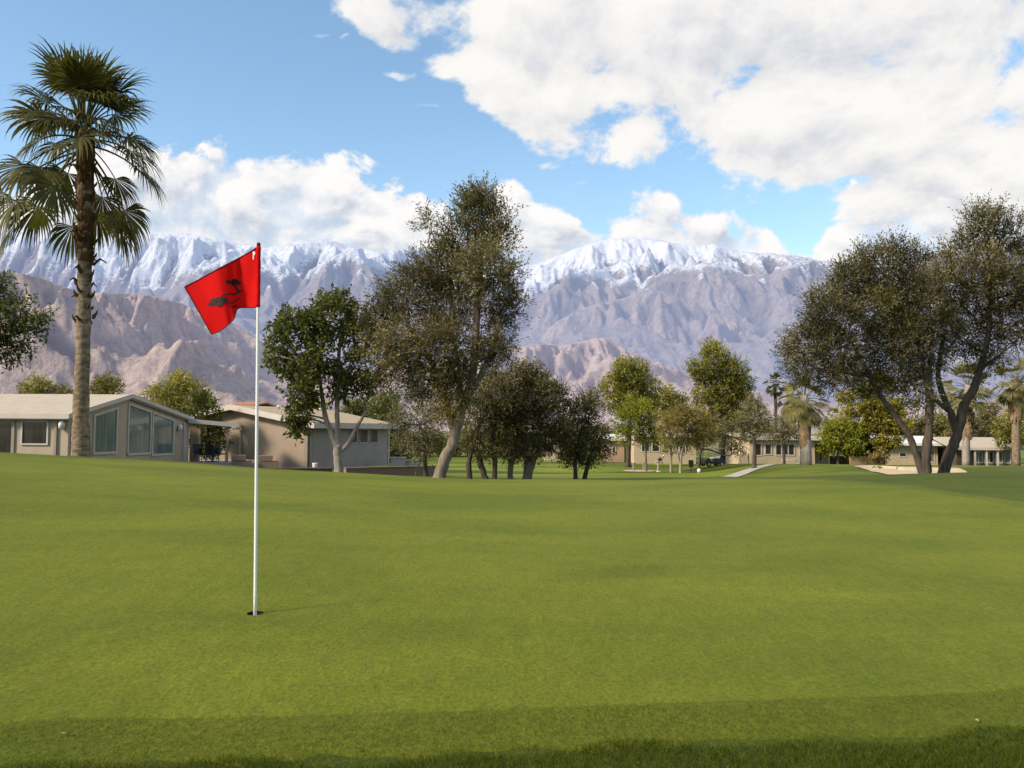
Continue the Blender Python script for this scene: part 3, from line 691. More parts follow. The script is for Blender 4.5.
b0 = np.stack([x - np.cos(th)*w, y - np.sin(th)*w, z - .002], -1); b1 = np.stack([x + np.cos(th)*w, y + np.sin(th)*w, z - .002], -1)
tip = np.stack([x + ln[:, 0], y + ln[:, 1], z + hgt], -1)
M['blade'] = foliage('grass_blades', (.026,.042,.003), (.084,.108,.006), (.21,.20,.03), .35)
gv = np.stack([b0, b1, tip], 1).reshape(-1, 3)
tint = np.clip(.66 - .40 * long_ + rng.normal(0, .15, n) + (rng.uniform(size=n) < .05) * .35, 0, 1)
tag(np_mesh('grass', gv, np.arange(len(gv)).reshape(-1, 3), M['blade'], attrs={'tint': np.repeat(tint, 3)}), kind='stuff')

# two bits of dead leaf on the fringe
M['dead_leaf'] = simple('dead_leaf', (.55,.47,.30), (.42,.33,.2), 30, .8, .2)
for i_, (px_, py_, lab_) in enumerate(((977, 726, 'tiny pale dead leaf on the fringe near the lower right corner'), (66, 738, 'tiny pale dead leaf on the fringe near the lower left corner'))):
    gx_, gy_ = ground_at(px_, py_); a_ = 1.1 + i_ * 2
    rim = [(.016 * math.cos(t) * (1 + .5 * math.cos(t)), .009 * math.sin(t), .004 + .006 * math.cos(t) ** 2) for t in np.linspace(0, 2 * math.pi, 12, endpoint=False)]
    mb_ = bpy.data.meshes.new('fallen_leaf'); mb_.from_pydata(rim + [(0, 0, .002)], [], [(j, (j + 1) % 12, 12) for j in range(12)]); mb_.materials.append(M['dead_leaf'])
    ob_ = bpy.data.objects.new('fallen_leaf', mb_); COL.objects.link(ob_); ob_.location = (gx_, gy_, hz(gx_, gy_) + .016); ob_.rotation_euler = (.2, .15, a_)
    tag(ob_, lab_, 'leaf')

# ------------------------------------------------------------------ flagstick, flag and cup
gz = hz(HX, HY)
white = simple('white_paint', (.80,.79,.75), (.74,.73,.69), 2, .35, .5)
M['white'] = white
M['trim'] = simple('pale_trim', (.56,.50,.43), (.48,.43,.37), 2, .6, .3)
M['red'] = None
m, nt, out = new_mat('red_nylon')
P = nt.n('ShaderNodeTexCoord').outputs['Object']
col = nt.mix(nt.mapr(nt.noise(P, 9, 4), .3, .7), (.74,.009,.007), (.62,.006,.006))
b = nt.n('ShaderNodeBsdfPrincipled'); nt.put(b.inputs['Base Color'], col); b.inputs['Roughness'].default_value = .8; b.inputs['Specular IOR Level'].default_value = .08
tr = nt.n('ShaderNodeBsdfTranslucent'); nt.put(tr.inputs[0], (.75,.012,.01))
wv = nt.n('ShaderNodeBump'); wv.inputs['Strength'].default_value = .15; wv.inputs['Distance'].default_value = .004
nt.put(wv.inputs['Height'], nt.noise(P, 14, 3)); nt.put(b.inputs['Normal'], wv.outputs[0])
mx = nt.n('ShaderNodeMixShader'); mx.inputs[0].default_value = .3
nt.L.new(b.outputs[0], mx.inputs[1]); nt.L.new(tr.outputs[0], mx.inputs[2]); nt.L.new(mx.outputs[0], out.inputs[0]); M['red'] = m
M['black'] = simple('black_print', (.022,.012,.010), (.035,.018,.015), 12, .7, .2)
M['hem'] = simple('dark_hem', (.13,.012,.018), (.09,.01,.012), 12, .7, .2)

foot_p = Vector((HX, HY, gz - .10))
top_p = at(258.6, 245, 5.8)
fs = empty('golf_flagstick', foot_p, 0, 'white golf flagstick with a red flag standing in the hole on the green', 'flagstick')
mb = MB()
ds = top_p - foot_p
mb.tube([foot_p + ds * t for t in np.linspace(0, .998, 12)], np.linspace(.0115, .0098, 12), 14)
mb.build('pole', white, fs, True, off=foot_p)
mb = MB(); mb.lathe([(.004, -.012), (.012, -.012), (.0135, .004), (.011, .014), (.004, .018)], 12, tuple(top_p - foot_p)); mb.build('pole_cap', M['hem'], fs, True)
# flag surface: top edge and bottom edge in picture measures, with depth folds
def pl(pts, u):
    a = np.array(pts, float); return [np.interp(u, a[:, 0], a[:, i]) for i in range(1, a.shape[1])]
topE = [(0, 258.7, 246, 0), (.12, 250, 252.0, .03), (.26, 239, 258, .065), (.40, 228.5, 263.6, .015), (.55, 217, 269.5, -.01), (.8, 200, 279, .03), (1, 184.6, 287, .015)]
botE = [(0, 258.3, 307, 0), (.12, 251, 307.6, .035), (.25, 239, 307.4, .085), (.33, 235.8, 311, .05), (.42, 234.5, 318.5, -.02), (.6, 228, 325, -.045), (.8, 220, 331, -.01), (1, 211.6, 334.3, .02)]
def flag_pt(u, v, lift=0.0):
    """u along the fly, v from top (0) to bottom (1)"""
    tx, ty, td = pl(topE, u); bx, by, bd = pl(botE, u)
    w = v
    x = tx * (1-w) + bx * w; y = ty * (1-w) + by * w + 1.5 * math.sin(math.pi * v) * math.sin(6 * u)
    fold = .05 * math.exp(-((u - (.16 + .15*v)) / .10) ** 2) * (.25 + v)
    d = td * (1-w) + bd * w - fold * .6 + .012 * math.sin(9*u + 4*v) * u + .018 * math.sin(math.pi*v) * math.sin(5*u+1)
    return at(x, y, 5.8 + d - lift)
nu, nv = 90, 60
# smooth the edge polylines a little by sampling through a moving window
def flag_s(u, v, lift=0.0):
    a = Vector((0,0,0)); k = 0
    for du in (-.03, 0, .03):
        if 0 <= u + du <= 1: a += flag_pt(u + du, v, lift); k += 1
    if u < .03 or u > .97: return flag_pt(u, v, lift)
    return a / k
V = [flag_s(i / nu, j / nv) - foot_p for j in range(nv + 1) for i in range(nu + 1)]
fo = np_mesh('flag', np.array(V), grid_faces(nv + 1, nu + 1), M['red'], fs, smooth=True)
mb = MB()
hem = [flag_s(i / 60, 0) for i in range(61)] + [flag_s(1, j / 40) for j in range(1, 41)] + [flag_s(1 - i / 60, 1) for i in range(1, 61)]
mb.tube(hem, .0042, 6); mb.build('hem', M['hem'], fo, True, off=foot_p)
mb = MB(); mb.tube([top_p.lerp(foot_p, .004 + j / 20 * .1605) for j in range(21)], [.0150 + .0012*math.sin(j*1.3) for j in range(21)], 14); mb.build('sleeve', M['red'], fo, True, off=foot_p)
# emblem: a windswept tree in black, drawn in picture measures on the flag and laid 3 mm off the cloth
def uv_of(px, py):
    best = None
    for i in range(0, 61):
        u = i / 60
        tx, ty, _ = pl(topE, u); bx, by, _ = pl(botE, u)
        v = (py - ty) / (by - ty); x = tx * (1-v) + bx * v
        if best is None or abs(x - px) < best[0]: best = (abs(x - px), u, v)
    return best[1], min(1, max(0, best[2]))
def emb(pts, ws, mb):
    """a brush stroke through picture points"""
    L, Rr_ = [], []
    P = []
    for j in range(len(pts) - 1):
        for t in np.linspace(0, 1, 7)[:-1]:
            P.append((pts[j][0]*(1-t)+pts[j+1][0]*t, pts[j][1]*(1-t)+pts[j+1][1]*t, ws[j]*(1-t)+ws[j+1]*t))
    P.append((*pts[-1], ws[-1]))
    for j, (x, y, w) in enumerate(P):
        a, c = P[max(j-1, 0)], P[min(j+1, len(P)-1)]
        dx, dy = c[0]-a[0], c[1]-a[1]; l = math.hypot(dx, dy) or 1
        for s_, lst in ((1, L), (-1, Rr_)):
            u, v = uv_of(x - dy/l*w/2*s_, y + dx/l*w/2*s_); lst.append(flag_s(u, v, .004) - foot_p)
    n_ = len(L); mb.add(L + Rr_, [(i, i+1, n_+i+1, n_+i) for i in range(n_ - 1)])
mb = MB()
S = 120 / 768.; ox, oy = 170, 230
def e(*pts): return [(ox + x*S, oy + y*S) for x, y in pts]
rE = random.Random(4)
def clump_strokes(cx, cy, rx, ry, n, rot):
    for _ in range(n):
        a = rE.uniform(0, 6.28); r = math.sqrt(rE.random())
        x, y = cx + (rx*r*math.cos(a))*math.cos(rot) - ry*r*math.sin(a)*math.sin(rot), cy + rx*r*math.cos(a)*math.sin(rot) + ry*r*math.sin(a)*math.cos(rot)
        b_ = rot + rE.uniform(-.5, .5); l = rE.uniform(12, 22)
        emb(e((x - l*math.cos(b_), y - l*math.sin(b_)), (x + l*math.cos(b_), y + l*math.sin(b_))), [2.2, .8], mb)
clump_strokes(404, 326, 38, 18, 26, .1)
clump_strokes(315, 462, 55, 26, 44, -.22)
emb(e((412, 345), (430, 370), (440, 385), (420, 402), (380, 405), (345, 415), (322, 430)), [1.6, 2.2, 2.4, 1.8, 1.4, 1.2, 1.], mb)
emb(e((440, 385), (455, 378), (462, 386)), [1.6, 1.6, .8], mb)
emb(e((446, 420), (425, 445), (405, 462), (385, 466)), [.7, 1.2, 1.2, .7], mb)
emb(e((398, 490), (420, 484), (432, 478)), [2.0, 2.4, .8], mb)
emb(e((350, 440), (372, 452), (380, 468)), [1.2, 1.4, .7], mb)
mb.build('emblem', M['black'], fo)
mb = MB()
emb(e((540, 138), (536, 154)), [2.2, 2.0], mb); emb(e((530, 158), (541, 160)), [1.4, 1.4], mb); emb(e((534, 166), (534, 186)), [1.2, .8], mb)
mb.build('brand_tag', white, fo)
# the cup
cup = empty('golf_cup', (HX, HY, gz), 0, 'round golf hole with a white rim at the foot of the flagstick', 'golf hole')
M['soil'] = simple('cup_soil', (.03,.028,.015), (.02,.018,.01), 30, .95, .05)
mb = MB(); mb.lathe([(.0575, -.001), (.0545, -.004), (.0535, -.03)], 40); mb.f = mb.f[:-2]; mb.build('soil_ring', M['soil'], cup, True)
mb = MB(); mb.lathe([(.0535, -.026), (.0515, -.026), (.0515, -.12), (.0535, -.12)], 40); mb.f = mb.f[:-2]; mb.v += []; mb.build('liner', white, cup, True)
mb = MB(); mb.lathe([(.0515, -.112), (.001, -.112)], 32); mb.build('cup_floor', M['soil'], cup)

# ------------------------------------------------------------------ buildings
M['stucco'] = simple('tan_stucco', (.50,.395,.285), (.43,.34,.245), 1.2, .9, .1, .35, 60)
M['stucco2'] = simple('brown_stucco', (.38,.295,.215), (.32,.25,.185), 1.2, .9, .1, .35, 60)
M['stucco_grey'] = simple('grey_stucco', (.40,.355,.315), (.34,.30,.27), 1.2, .9, .1, .35, 60)
M['stucco_cream'] = simple('cream_stucco', (.52,.41,.27), (.45,.35,.23), 1.0, .9, .1, .3, 40)
M['stucco_dim'] = simple('dim_stucco', (.16,.125,.095), (.13,.10,.075), 1.0, .9, .1, .3, 40)
M['roof'] = simple('gravel_roof', (.50,.43,.34), (.42,.355,.275), 2.0, .95, .05, .6, 45, detail=8)
M['roof2'] = simple('tan_roof', (.48,.38,.26), (.38,.295,.20), 2.0, .95, .05, .6, 45, detail=8)
M['roof_white'] = simple('white_roof', (.72,.71,.69), (.62,.61,.60), 1.0, .6, .2)
M['roof_tile'] = simple('terracotta_roof', (.50,.23,.12), (.36,.15,.08), 4, .9, .1, .6, 14)
M['fascia'] = simple('fascia_paint', (.60,.53,.45), (.52,.46,.39), 1.5, .6, .3)
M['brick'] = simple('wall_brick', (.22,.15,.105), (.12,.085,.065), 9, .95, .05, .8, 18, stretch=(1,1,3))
M['brick_pale'] = simple('planter_brick', (.36,.255,.185), (.24,.165,.12), 9, .95, .05, .8, 18, stretch=(1,1,3))  # paler brick of the planters and the low tan wall
M['wood'] = simple('post_wood', (.32,.26,.20), (.22,.18,.14), 4, .8, .2, stretch=(4,4,.5))
M['dark'] = simple('dark_metal', (.035,.032,.03), (.02,.02,.02), 6, .5, .4)
M['lamp'] = simple('lamp_glass', (.75,.72,.66), (.68,.65,.6), 4, .3, .5)
M['rubber'] = simple('rubber', (.02,.02,.02), (.03,.03,.03), 6, .9, .2)
def glass(name, c1, c2, rough=.08):
    m, nt, out = new_mat(name)
    tc = nt.n('ShaderNodeTexCoord').outputs['Object']
    b = nt.n('ShaderNodeBsdfPrincipled'); nt.put(b.inputs['Base Color'], nt.mix(nt.mapr(nt.noise(nt.scale(tc, (4, 4, .25)), 1.6, 4), .35, .65), c1, c2))
    b.inputs['Roughness'].default_value = rough; b.inputs['Specular IOR Level'].default_value = .5
    nt.L.new(b.outputs[0], out.inputs[0]); return m
M['glass_green'] = glass('curtained_glass', (.10,.14,.125), (.19,.23,.20))
M['glass_dark'] = glass('dark_glass', (.02,.02,.018), (.045,.04,.035))

def window(parent, mat, poly, axis_u, out, name='window', fw=.07, mull=0):
    """poly: outline in local metres (u, z) on a wall whose direction is axis_u through the origin given; out: outward normal"""
    o, u, nrm = axis_u[0], Vector(axis_u[1]), Vector(out)
    P = [o + u * a + Vector((0, 0, z)) for a, z in poly]
    c = sum(P, Vector()) / len(P)
    fr = MB()
    for i in range(len(P)):
        a, b = P[i], P[(i+1) % len(P)]
        ia, ib = a + (c - a) * 0, b
        d = (b - a).normalized(); inn = nrm.cross(d); 
        if inn.dot(c - a) < 0: inn = -inn
        lap = fw * .999 if i % 2 == 0 else 0
        q = [a - d * (0 if i % 2 else 0), b, b + inn * fw, a + inn * fw]
        fr.prism([p + nrm * (.004 + .0015 * (i % 2)) for p in q], nrm * (.05 + .003 * (i % 2)))
    for k in range(mull):
        t = (k + 1) / (mull + 1)
        p = [P[0].lerp(P[1], t), P[3].lerp(P[2], t)]
        fr.prism([p[0] - u * fw * .4 + nrm * .006, p[0] + u * fw * .4 + nrm * .006, p[1] + u * fw * .4 + nrm * .006, p[1] - u * fw * .4 + nrm * .006], nrm * .05)
    f = fr.build('frame', M['trim'], None)
    g = MB(); g.add([p + nrm * .012 for p in P], [tuple(range(len(P)))])
    w = g.build(name, mat, parent); f.parent = w
    return w

# ---- the near gabled house at the left
TH = R(3)
g = Vector((math.sin(TH), math.cos(TH), 0)); lft = Vector((-math.cos(TH), math.sin(TH), 0))
N = at(68, 440, 34.5); FL = -.17; N.z = FL
W1 = along(N, g, 187)
D1 = 16.0
h1 = empty('gabled_house', N, R(90) - TH, 'low tan gabled house with large green tinted windows and flat patio roof at the left', 'house')
ez = at(64, 413.0, 34.2).z - FL                 # eave height above floor
XR = along(N, g, 126.5); apx = (N + g * XR); az_ = at(130, 394.5, apx.y).z - FL
hw = ez - .12; rise = az_ - ez
wl = MB()
def roof_z(x): return ez + rise * (x / XR if x < XR else (W1 - x) / (W1 - XR))
T_ = .22
wl.prism([(0,0,-.4), (W1,0,-.4), (W1,0,roof_z(W1)-T_), (XR,0,roof_z(XR)-T_), (0,0,roof_z(0)-T_)], (0, D1, 0))
wl.build('wall', M['stucco'], h1)
OH, OE = .20, .35
rf = MB()
def roof_poly(z0, z1, xa, xb):
    return [(xa, 0, roof_z0(xa) + z0), (XR, 0, roof_z0(XR) + z0), (xb, 0, roof_z0(xb) + z0), (xb, 0, roof_z0(xb) + z1), (XR, 0, roof_z0(XR) + z1), (xa, 0, roof_z0(xa) + z1)]
roof_z0 = roof_z
rp = [(x, -OH + .06, z) for x, _, z in roof_poly(-T_ + .003, 0, -OE + .05, W1 + OE - .05)]
rf.prism(rp, (0, D1 + 2*OH - .12, 0)); ro = rf.build('roof', M['roof'], h1)
fa = MB()
for q in ([(-OE, roof_z0(-OE)), (XR, roof_z0(XR))], [(XR, roof_z0(XR)), (W1 + OE, roof_z0(W1 + OE))]):
    (xa, za), (xb, zb) = q
    fa.prism([(xa, -OH, za - .15), (xb, -OH, zb - .15), (xb, -OH, zb + .035), (xa, -OH, za + .035)], (0, .06, 0))
fa.prism([(-OE, -OH + .062, roof_z0(-OE) - .16), (-OE + .05, -OH + .062, roof_z0(-OE) - .16), (-OE + .05, -OH + .062, roof_z0(-OE) + .03), (-OE, -OH + .062, roof_z0(-OE) + .03)], (0, D1 + OH * 2 - .1, 0))
fa.build('fascia', M['fascia'], h1)
inv1 = (Matrix.Translation(N) @ Matrix.Rotation(R(90) - TH, 4, 'Z')).inverted()
def gab(px): return along(N, g, px)
def zof(px, py, base, d):          # height over the floor of a pixel on a wall through base along d
    t = along(base, d, px); q = base + d * t
    return at(px, py, q.y).z - FL
def gwin(x0, x1, yb, tops):
    a, b = gab(x0), gab(x1); z0 = zof((x0+x1)/2, yb, N, g)
    sl = lambda x: roof_z0(x) - T_ - .16
    window(h1, M['glass_green'], [(a, z0), (b, z0), (b, sl(b)), (a, sl(a))] if not (a < XR < b) else [(a, z0), (b, z0), (b, sl(b)), (XR, sl(XR)), (a, sl(a))],
           (Vector((0, 0, 0)), (1, 0, 0)), (0, -1, 0), fw=.10)
gwin(69.5, 73.5, 452.5, 0); gwin(91.5, 115.5, 454.2, 0); gwin(126, 149.5, 455, 0); gwin(150.5, 172.5, 455.5, 0)
mb = MB(); q = gab(182.3); mb.box(q, -.05, -.3, W1 + .05, -.004, roof_z(W1) - T_ - .05); mb.build('corner_trim', M['trim'], h1)
mb = MB(); q = gab(176.5); zz = zof(176.5, 428, N, g); mb.lathe([(.05, zz - .16), (.11, zz - .14), (.13, zz + .05), (.09, zz + .12), (.03, zz + .2)], 10, (q, -.14, 0)); mb.box(q - .04, -.1, zz + .06, q + .04, -.002, zz + .14)
mb.build('wall_lamp', M['lamp'], h1, True)
mb = MB(); mb.box(-.03, -.035, -.35, W1 + .03, -.006, -.02); mb.build('plinth', M['stucco_dim'], h1)
# left long wall: window, dark recess, lamp
lw = lambda px: along(N, lft, px)
zz = lambda px, py: zof(px, py, N, lft)
a, b = lw(47.5), lw(20)
window(h1, M['glass_dark'], [(a, zz(34, 445)), (b, zz(34, 445)), (b, ez - .30), (a, ez - .30)], (Vector((0,0,0)), (0, 1, 0)), (-1, 0, 0), fw=.065)
a, b = lw(12), lw(-40)
mb = MB(); mb.box(-.01, a, -.1, -.03, b, ez - .40); mb.build('door', M['glass_dark'], h1)
mb = MB(); mb.box(-.08, lw(55) - .05, -.3, -.004, lw(53.5), ez - .30); mb.build('wall_trim', M['stucco2'], h1)
mb = MB(); mb.box(-.06, lw(12.2) - .06, -.3, -.004, lw(12.2) + .06, ez - .30); mb.build('wall_trim', M['stucco2'], h1)
mb = MB(); q = lw(62); z_ = zz(62, 425); mb.lathe([(.05, z_ - .16), (.11, z_ - .14), (.13, z_ + .05), (.09, z_ + .12), (.03, z_ + .2)], 10, (-.14, q, 0)); mb.box(-.1, q - .04, z_ + .06, -.002, q + .04, z_ + .14)
mb.build('wall_lamp', M['lamp'], h1, True)
# patio roof beyond the gable
E_ = N + g * W1
pd = Vector((math.cos(R(16)), math.sin(R(16)), 0)); pn = Vector((-pd.y, pd.x, 0))
pz0 = roof_z0(W1 + OE) - .06
def pat(a, b_, z): return inv1 @ (E_ + pd * a + pn * b_ + Vector((0, 0, z)))
pe = along(E_, pd, 238); q227 = along(E_, pd, 227); q196 = along(E_, pd, 196.5)
def pbox(a0, b0, z0, a1, b1, z1):
    m_ = MB(); m_.box(a0, b0, z0, a1, b1, z1); m_.v = [tuple(pat(*v)) for v in m_.v]; return m_
zr_ = at(238, 424, (E_ + pd * pe).y).z - FL
m_ = MB(); m_.prism([(.02, -.35, pz0 - .18), (pe, -.35, zr_ - .18), (pe, -.35, zr_ + .04), (.02, -.35, pz0 + .04)], (0, 3.6, 0)); m_.v = [tuple(pat(*v)) for v in m_.v]; m_.build('patio_roof', M['fascia'], h1)
pbox(q227 - .06, -.2, -.6, q227 + .06, -.08, zr_ - .14).build('post', M['wood'], h1)
pbox(.04, .9, -.4, q196, 1.1, zr_ - .16).build('side_wall', M['stucco2'], h1)
pbox(q196 + .003, .86, -.3, q196 + .09, 1.14, zr_ - .16).build('wall_end_trim', M['trim'], h1)
def w1(x, y, z=0): return E_ + pd * x + pn * y + Vector((0, 0, z))
# patio slab + furniture
mb = pbox(.1, -.9, -.5, pe + 1.5, 3.6, -.06)
pt = mb.build('patio', M['concrete']); pt.location = N; pt.rotation_euler.z = R(90) - TH; tag(pt, kind='structure')
def patio_chair(x, y, rz, label):
    p = w1(x, y, -.06); root = empty('patio_chair', p, rz, label, 'chair', 'dark patio chairs under the patio roof')
    mb = MB(); mb.box(-.25, -.25, .38, .25, .25, .44); mb.build('seat', M['dark'], root)
    mb = MB(); mb.prism([(-.25, .22, .445), (.25, .22, .445), (.25, .34, .95), (-.25, .34, .95)], (0, .04, .0)); mb.build('backrest', M['dark'], root)
    for sx in (-1, 1):
        for sy in (-1, 1):
            mb = MB(); mb.tube([(sx*.24, sy*.24, 0), (sx*.22, sy*.22, .379)], .018, 6); mb.build('leg', M['trim'] if sy < 0 else M['dark'], root)
        mb = MB(); mb.tube([(sx*.27, -.22, .445), (sx*.27, -.22, .62), (sx*.27, .26, .64)], .018, 6); mb.build('armrest', M['dark'], root)
x0, x1 = .35, q227
patio_chair(x0 + .3, .1, .9, 'dark patio chair nearest the gable corner')
patio_chair(x0 + .95, -.35, 2.9, 'dark patio chair just left of the patio table')
patio_chair(x1 - .75, -.3, -.6, 'dark patio chair just right of the patio table')
patio_chair(x1 - .3, .9, -1.5, 'dark patio chair nearest the patio post')
tp = w1((x0 + x1) / 2 + .05, .25, -.06); root = empty('patio_table', tp, 0, 'dark round patio table between the chairs under the patio roof', 'table')
mb = MB(); mb.lathe([(.55, .70), (.56, .72), (.55, .74)], 24); mb.build('tabletop', M['dark'], root)
mb = MB(); mb.lathe([(.28, 0), (.26, .03), (.05, .06), (.045, .699)], 14); mb.build('pedestal', M['dark'], root)

# ---- the long house behind it
N2 = at(311, 450, 50); N2.z = FL2 = -.42
S2 = R(22)
sd = Vector((math.sin(math.atan2(3.25, 8)), math.cos(math.atan2(3.25, 8)), 0))
gd = Vector((-sd.y, sd.x, 0))
Lw = along(N2, sd, 388.5); 
h2 = empty('long_house', N2, math.atan2(sd.y, sd.x), 'long low brown house with a tan roof and pipe vents behind the flagstick', 'house')
e2 = at(311, 421.5, 50).z - FL2
tA = along(N2, gd, 235); pA = N2 + gd * tA; a2 = at(235, 405, pA.y).z - FL2
G2w = tA * 2; sl2 = (a2 - e2) / tA
def rz2(y): return e2 + sl2 * (tA - abs(y - tA))
mb = MB(); mb.prism([(0, 0, -.4), (0, G2w, -.4), (0, G2w, rz2(G2w) - .26), (0, tA, rz2(tA) - .26), (0, 0, rz2(0) - .26)], (.2, 0, 0)); mb.build('gable_wall', M['stucco2'], h2)
mb = MB(); mb.box(.203, 0, -.4, Lw, .2, e2 - .2); mb.box(Lw - .2, .203, -.4, Lw, G2w, e2 - .2); mb.build('wall', M['stucco_grey'], h2)
mb = MB(); o2 = .5
mb.prism([(-.5, y, rz2(y) - .235) for y in (-o2, tA, G2w + o2)] + [(-.5, y, rz2(y)) for y in (G2w + o2, tA, -o2)], (Lw + 1.0, 0, 0)); r2 = mb.build('roof', M['roof2'], h2)
mb = MB()
mb.prism([(-.565, y, rz2(y) - .30) for y in (-o2, tA, G2w + o2)] + [(-.565, y, rz2(y) + .04) for y in (G2w + o2, tA, -o2)], (.06, 0, 0))
mb.box(-.565, -o2 - .07, rz2(-o2) - .30, Lw + .5, -o2 - .004, rz2(-o2) + .04); mb.build('fascia', M['fascia'], h2)
def vent(px, py, r, h):
    # stand on the near roof slope: walk along the roof so the vent shows at this column
    best = None
    for yy in np.linspace(.3, tA * .95, 40):
        for xx in np.linspace(.3, Lw, 60):
            w = Matrix.Translation(N2) @ Matrix.Rotation(math.atan2(sd.y, sd.x), 4, 'Z') @ Vector((xx, yy, rz2(yy)))
            q = pxof(w); e_ = (q[0]-px)**2 + (q[1]-py)**2
            if best is None or e_ < best[0]: best = (e_, xx, yy)
    _, xx, yy = best; z0 = rz2(yy)
    mb = MB(); mb.lathe([(r*.5, z0 - .05), (r*.5, z0 + h*.6), (r, z0 + h*.6), (r, z0 + h*.85), (r*.4, z0 + h)], 10, (xx, yy, 0)); mb.build('roof_vent', M['lamp'], r2, True)
vent(292.5, 409, .26, .36); vent(279, 409, .14, .24); vent(308, 411.5, .16, .22); vent(320, 411, .10, .2); vent(287, 407, .10, .22)
for x0, x1 in ((349, 356.5), (358.5, 367), (369.5, 377)):
    a, b = along(N2, sd, x0), along(N2, sd, x1)
    window(h2, M['stucco_dim'], [(a, 1.1), (b, 1.1), (b, e2 - .42), (a, e2 - .42)], (Vector((0,0,0)), (1,0,0)), (0,-1,0), name='shuttered_window', fw=.05)
mb = MB(); mb.box(Lw - .12, -.05, -.3, Lw + .04, -.004, e2 - .25); mb.build('corner_trim', M['trim'], h2)
mb = MB(); q = along(N2, gd, 307); mb.box(-.16, q - .12, -.3, -.004, q + .12, rz2(q) - .3); mb.build('post', M['wood'], h2)
for px, py in ((240, 426), (310, 429)):
    q = along(N2, gd, px) if px < 300 else .35; pp_ = N2 + gd * q; z_ = at(px, py, pp_.y).z - FL2
    mb = MB(); mb.lathe([(.06, z_ - .22), (.15, z_ - .2), (.16, z_ + .12), (.05, z_ + .2)], 10, (-.28, q, 0)); mb.box(-.27, q - .04, z_ - .02, -.005, q + .04, z_ + .06); mb.build('wall_lamp', M['lamp'], h2, True)
mb = MB(); q = along(N2, gd, 240.5); mb.tube([(-.06, q, 0), (-.06, q, at(240, 430, (N2 + gd*q).y).z - FL2)], .04, 6); mb.build('downpipe', M['trim'], h2)

# ---- low walls and planters in front of the long house
def wall_seg(name, label, a, b, h, mat, cap=None, th=.3, cat='wall', depth=None, zt=None):
    A, B = Vector((a[0], a[1], 0)), Vector((b[0], b[1], 0)); d = (B - A); l = d.length
    z0 = min(hz(*a), hz(*b))
    root = empty(name, (A.x, A.y, z0), math.atan2(d.y, d.x), label, cat)
    n = max(2, int(l / 1.5)); mb = MB()
    mb.box(0, -th/2, -.5, l, th/2, h); mb.build('wall_body', mat, root)
    mb = MB(); mb.box(-.04, -th/2 - .04, h + .002, l + .04, th/2 + .04, h + .07); mb.build('coping', cap or mat, root)
    return root
f2 = lambda px, d: (foot(px, d).x, d)
wall_seg('brick_wall', 'low dark brick wall running along the lawn before the long house', f2(196, 41), f2(332, 43.5), .34, M['brick'])
wall_seg('garden_wall', 'low tan wall right of the bare limbed tree beside the long house', f2(345, 50), f2(436, 54), .60, M['brick_pale'])
for a_, b_, d_, lab in ((231, 252, 43.3, 'stepped brick planter beneath the downpipe of the long house'), (258, 279, 44.6, 'brick planter just right of the flagstick by the long house')):
    A = foot(a_, d_); Bv = foot(b_, d_ + .3); l = (Bv - A).length
    root = empty('brick_planter', A, math.atan2(Bv.y - A.y, Bv.x - A.x), lab, 'planter')
    mb = MB(); mb.box(0, 0, -.3, l, .9, .62); mb.box(l*.002, .25, .622, l*.7, .9, .92); mb.build('planter_wall', M['brick_pale'], root)
    mb = MB(); mb.box(.12, .05, .624, l - .05, .2, .65); mb.build('planter_soil', M['soil'], root)
mbp = foot(315, 46); root = empty('white_pot', mbp, 0, 'small white pot at the corner of the long house', 'pot')
mb = MB(); mb.lathe([(.10, -.1), (.12, .3), (.15, .58), (.155, .64), (.13, .64), (.12, .58)], 14); mb.build('pot_body', M['lamp'], root, True)
mb = MB(); mb.lathe([(.12, .58), (.02, .60)], 14); mb.build('pot_soil', M['soil'], root)
for px, d_, w_, h_, lab in ((398, 55.5, .9, 1.1, 'white utility box on the low tan wall, left one'), (412, 56.2, 1.2, .95, 'wider white utility box near the leaning trunk')):
    p = foot(px, d_); root = empty('utility_box', p, .1, lab, 'utility box')
    mb = MB(); mb.box(-w_/2, -.3, -.2, w_/2, .3, h_); mb.build('cabinet', M['trim'], root)
    mb = MB(); mb.box(-w_/2 - .05, -.35, h_ + .002, w_/2 + .05, .35, h_ + .06); mb.build('cover', M['fascia'], root)

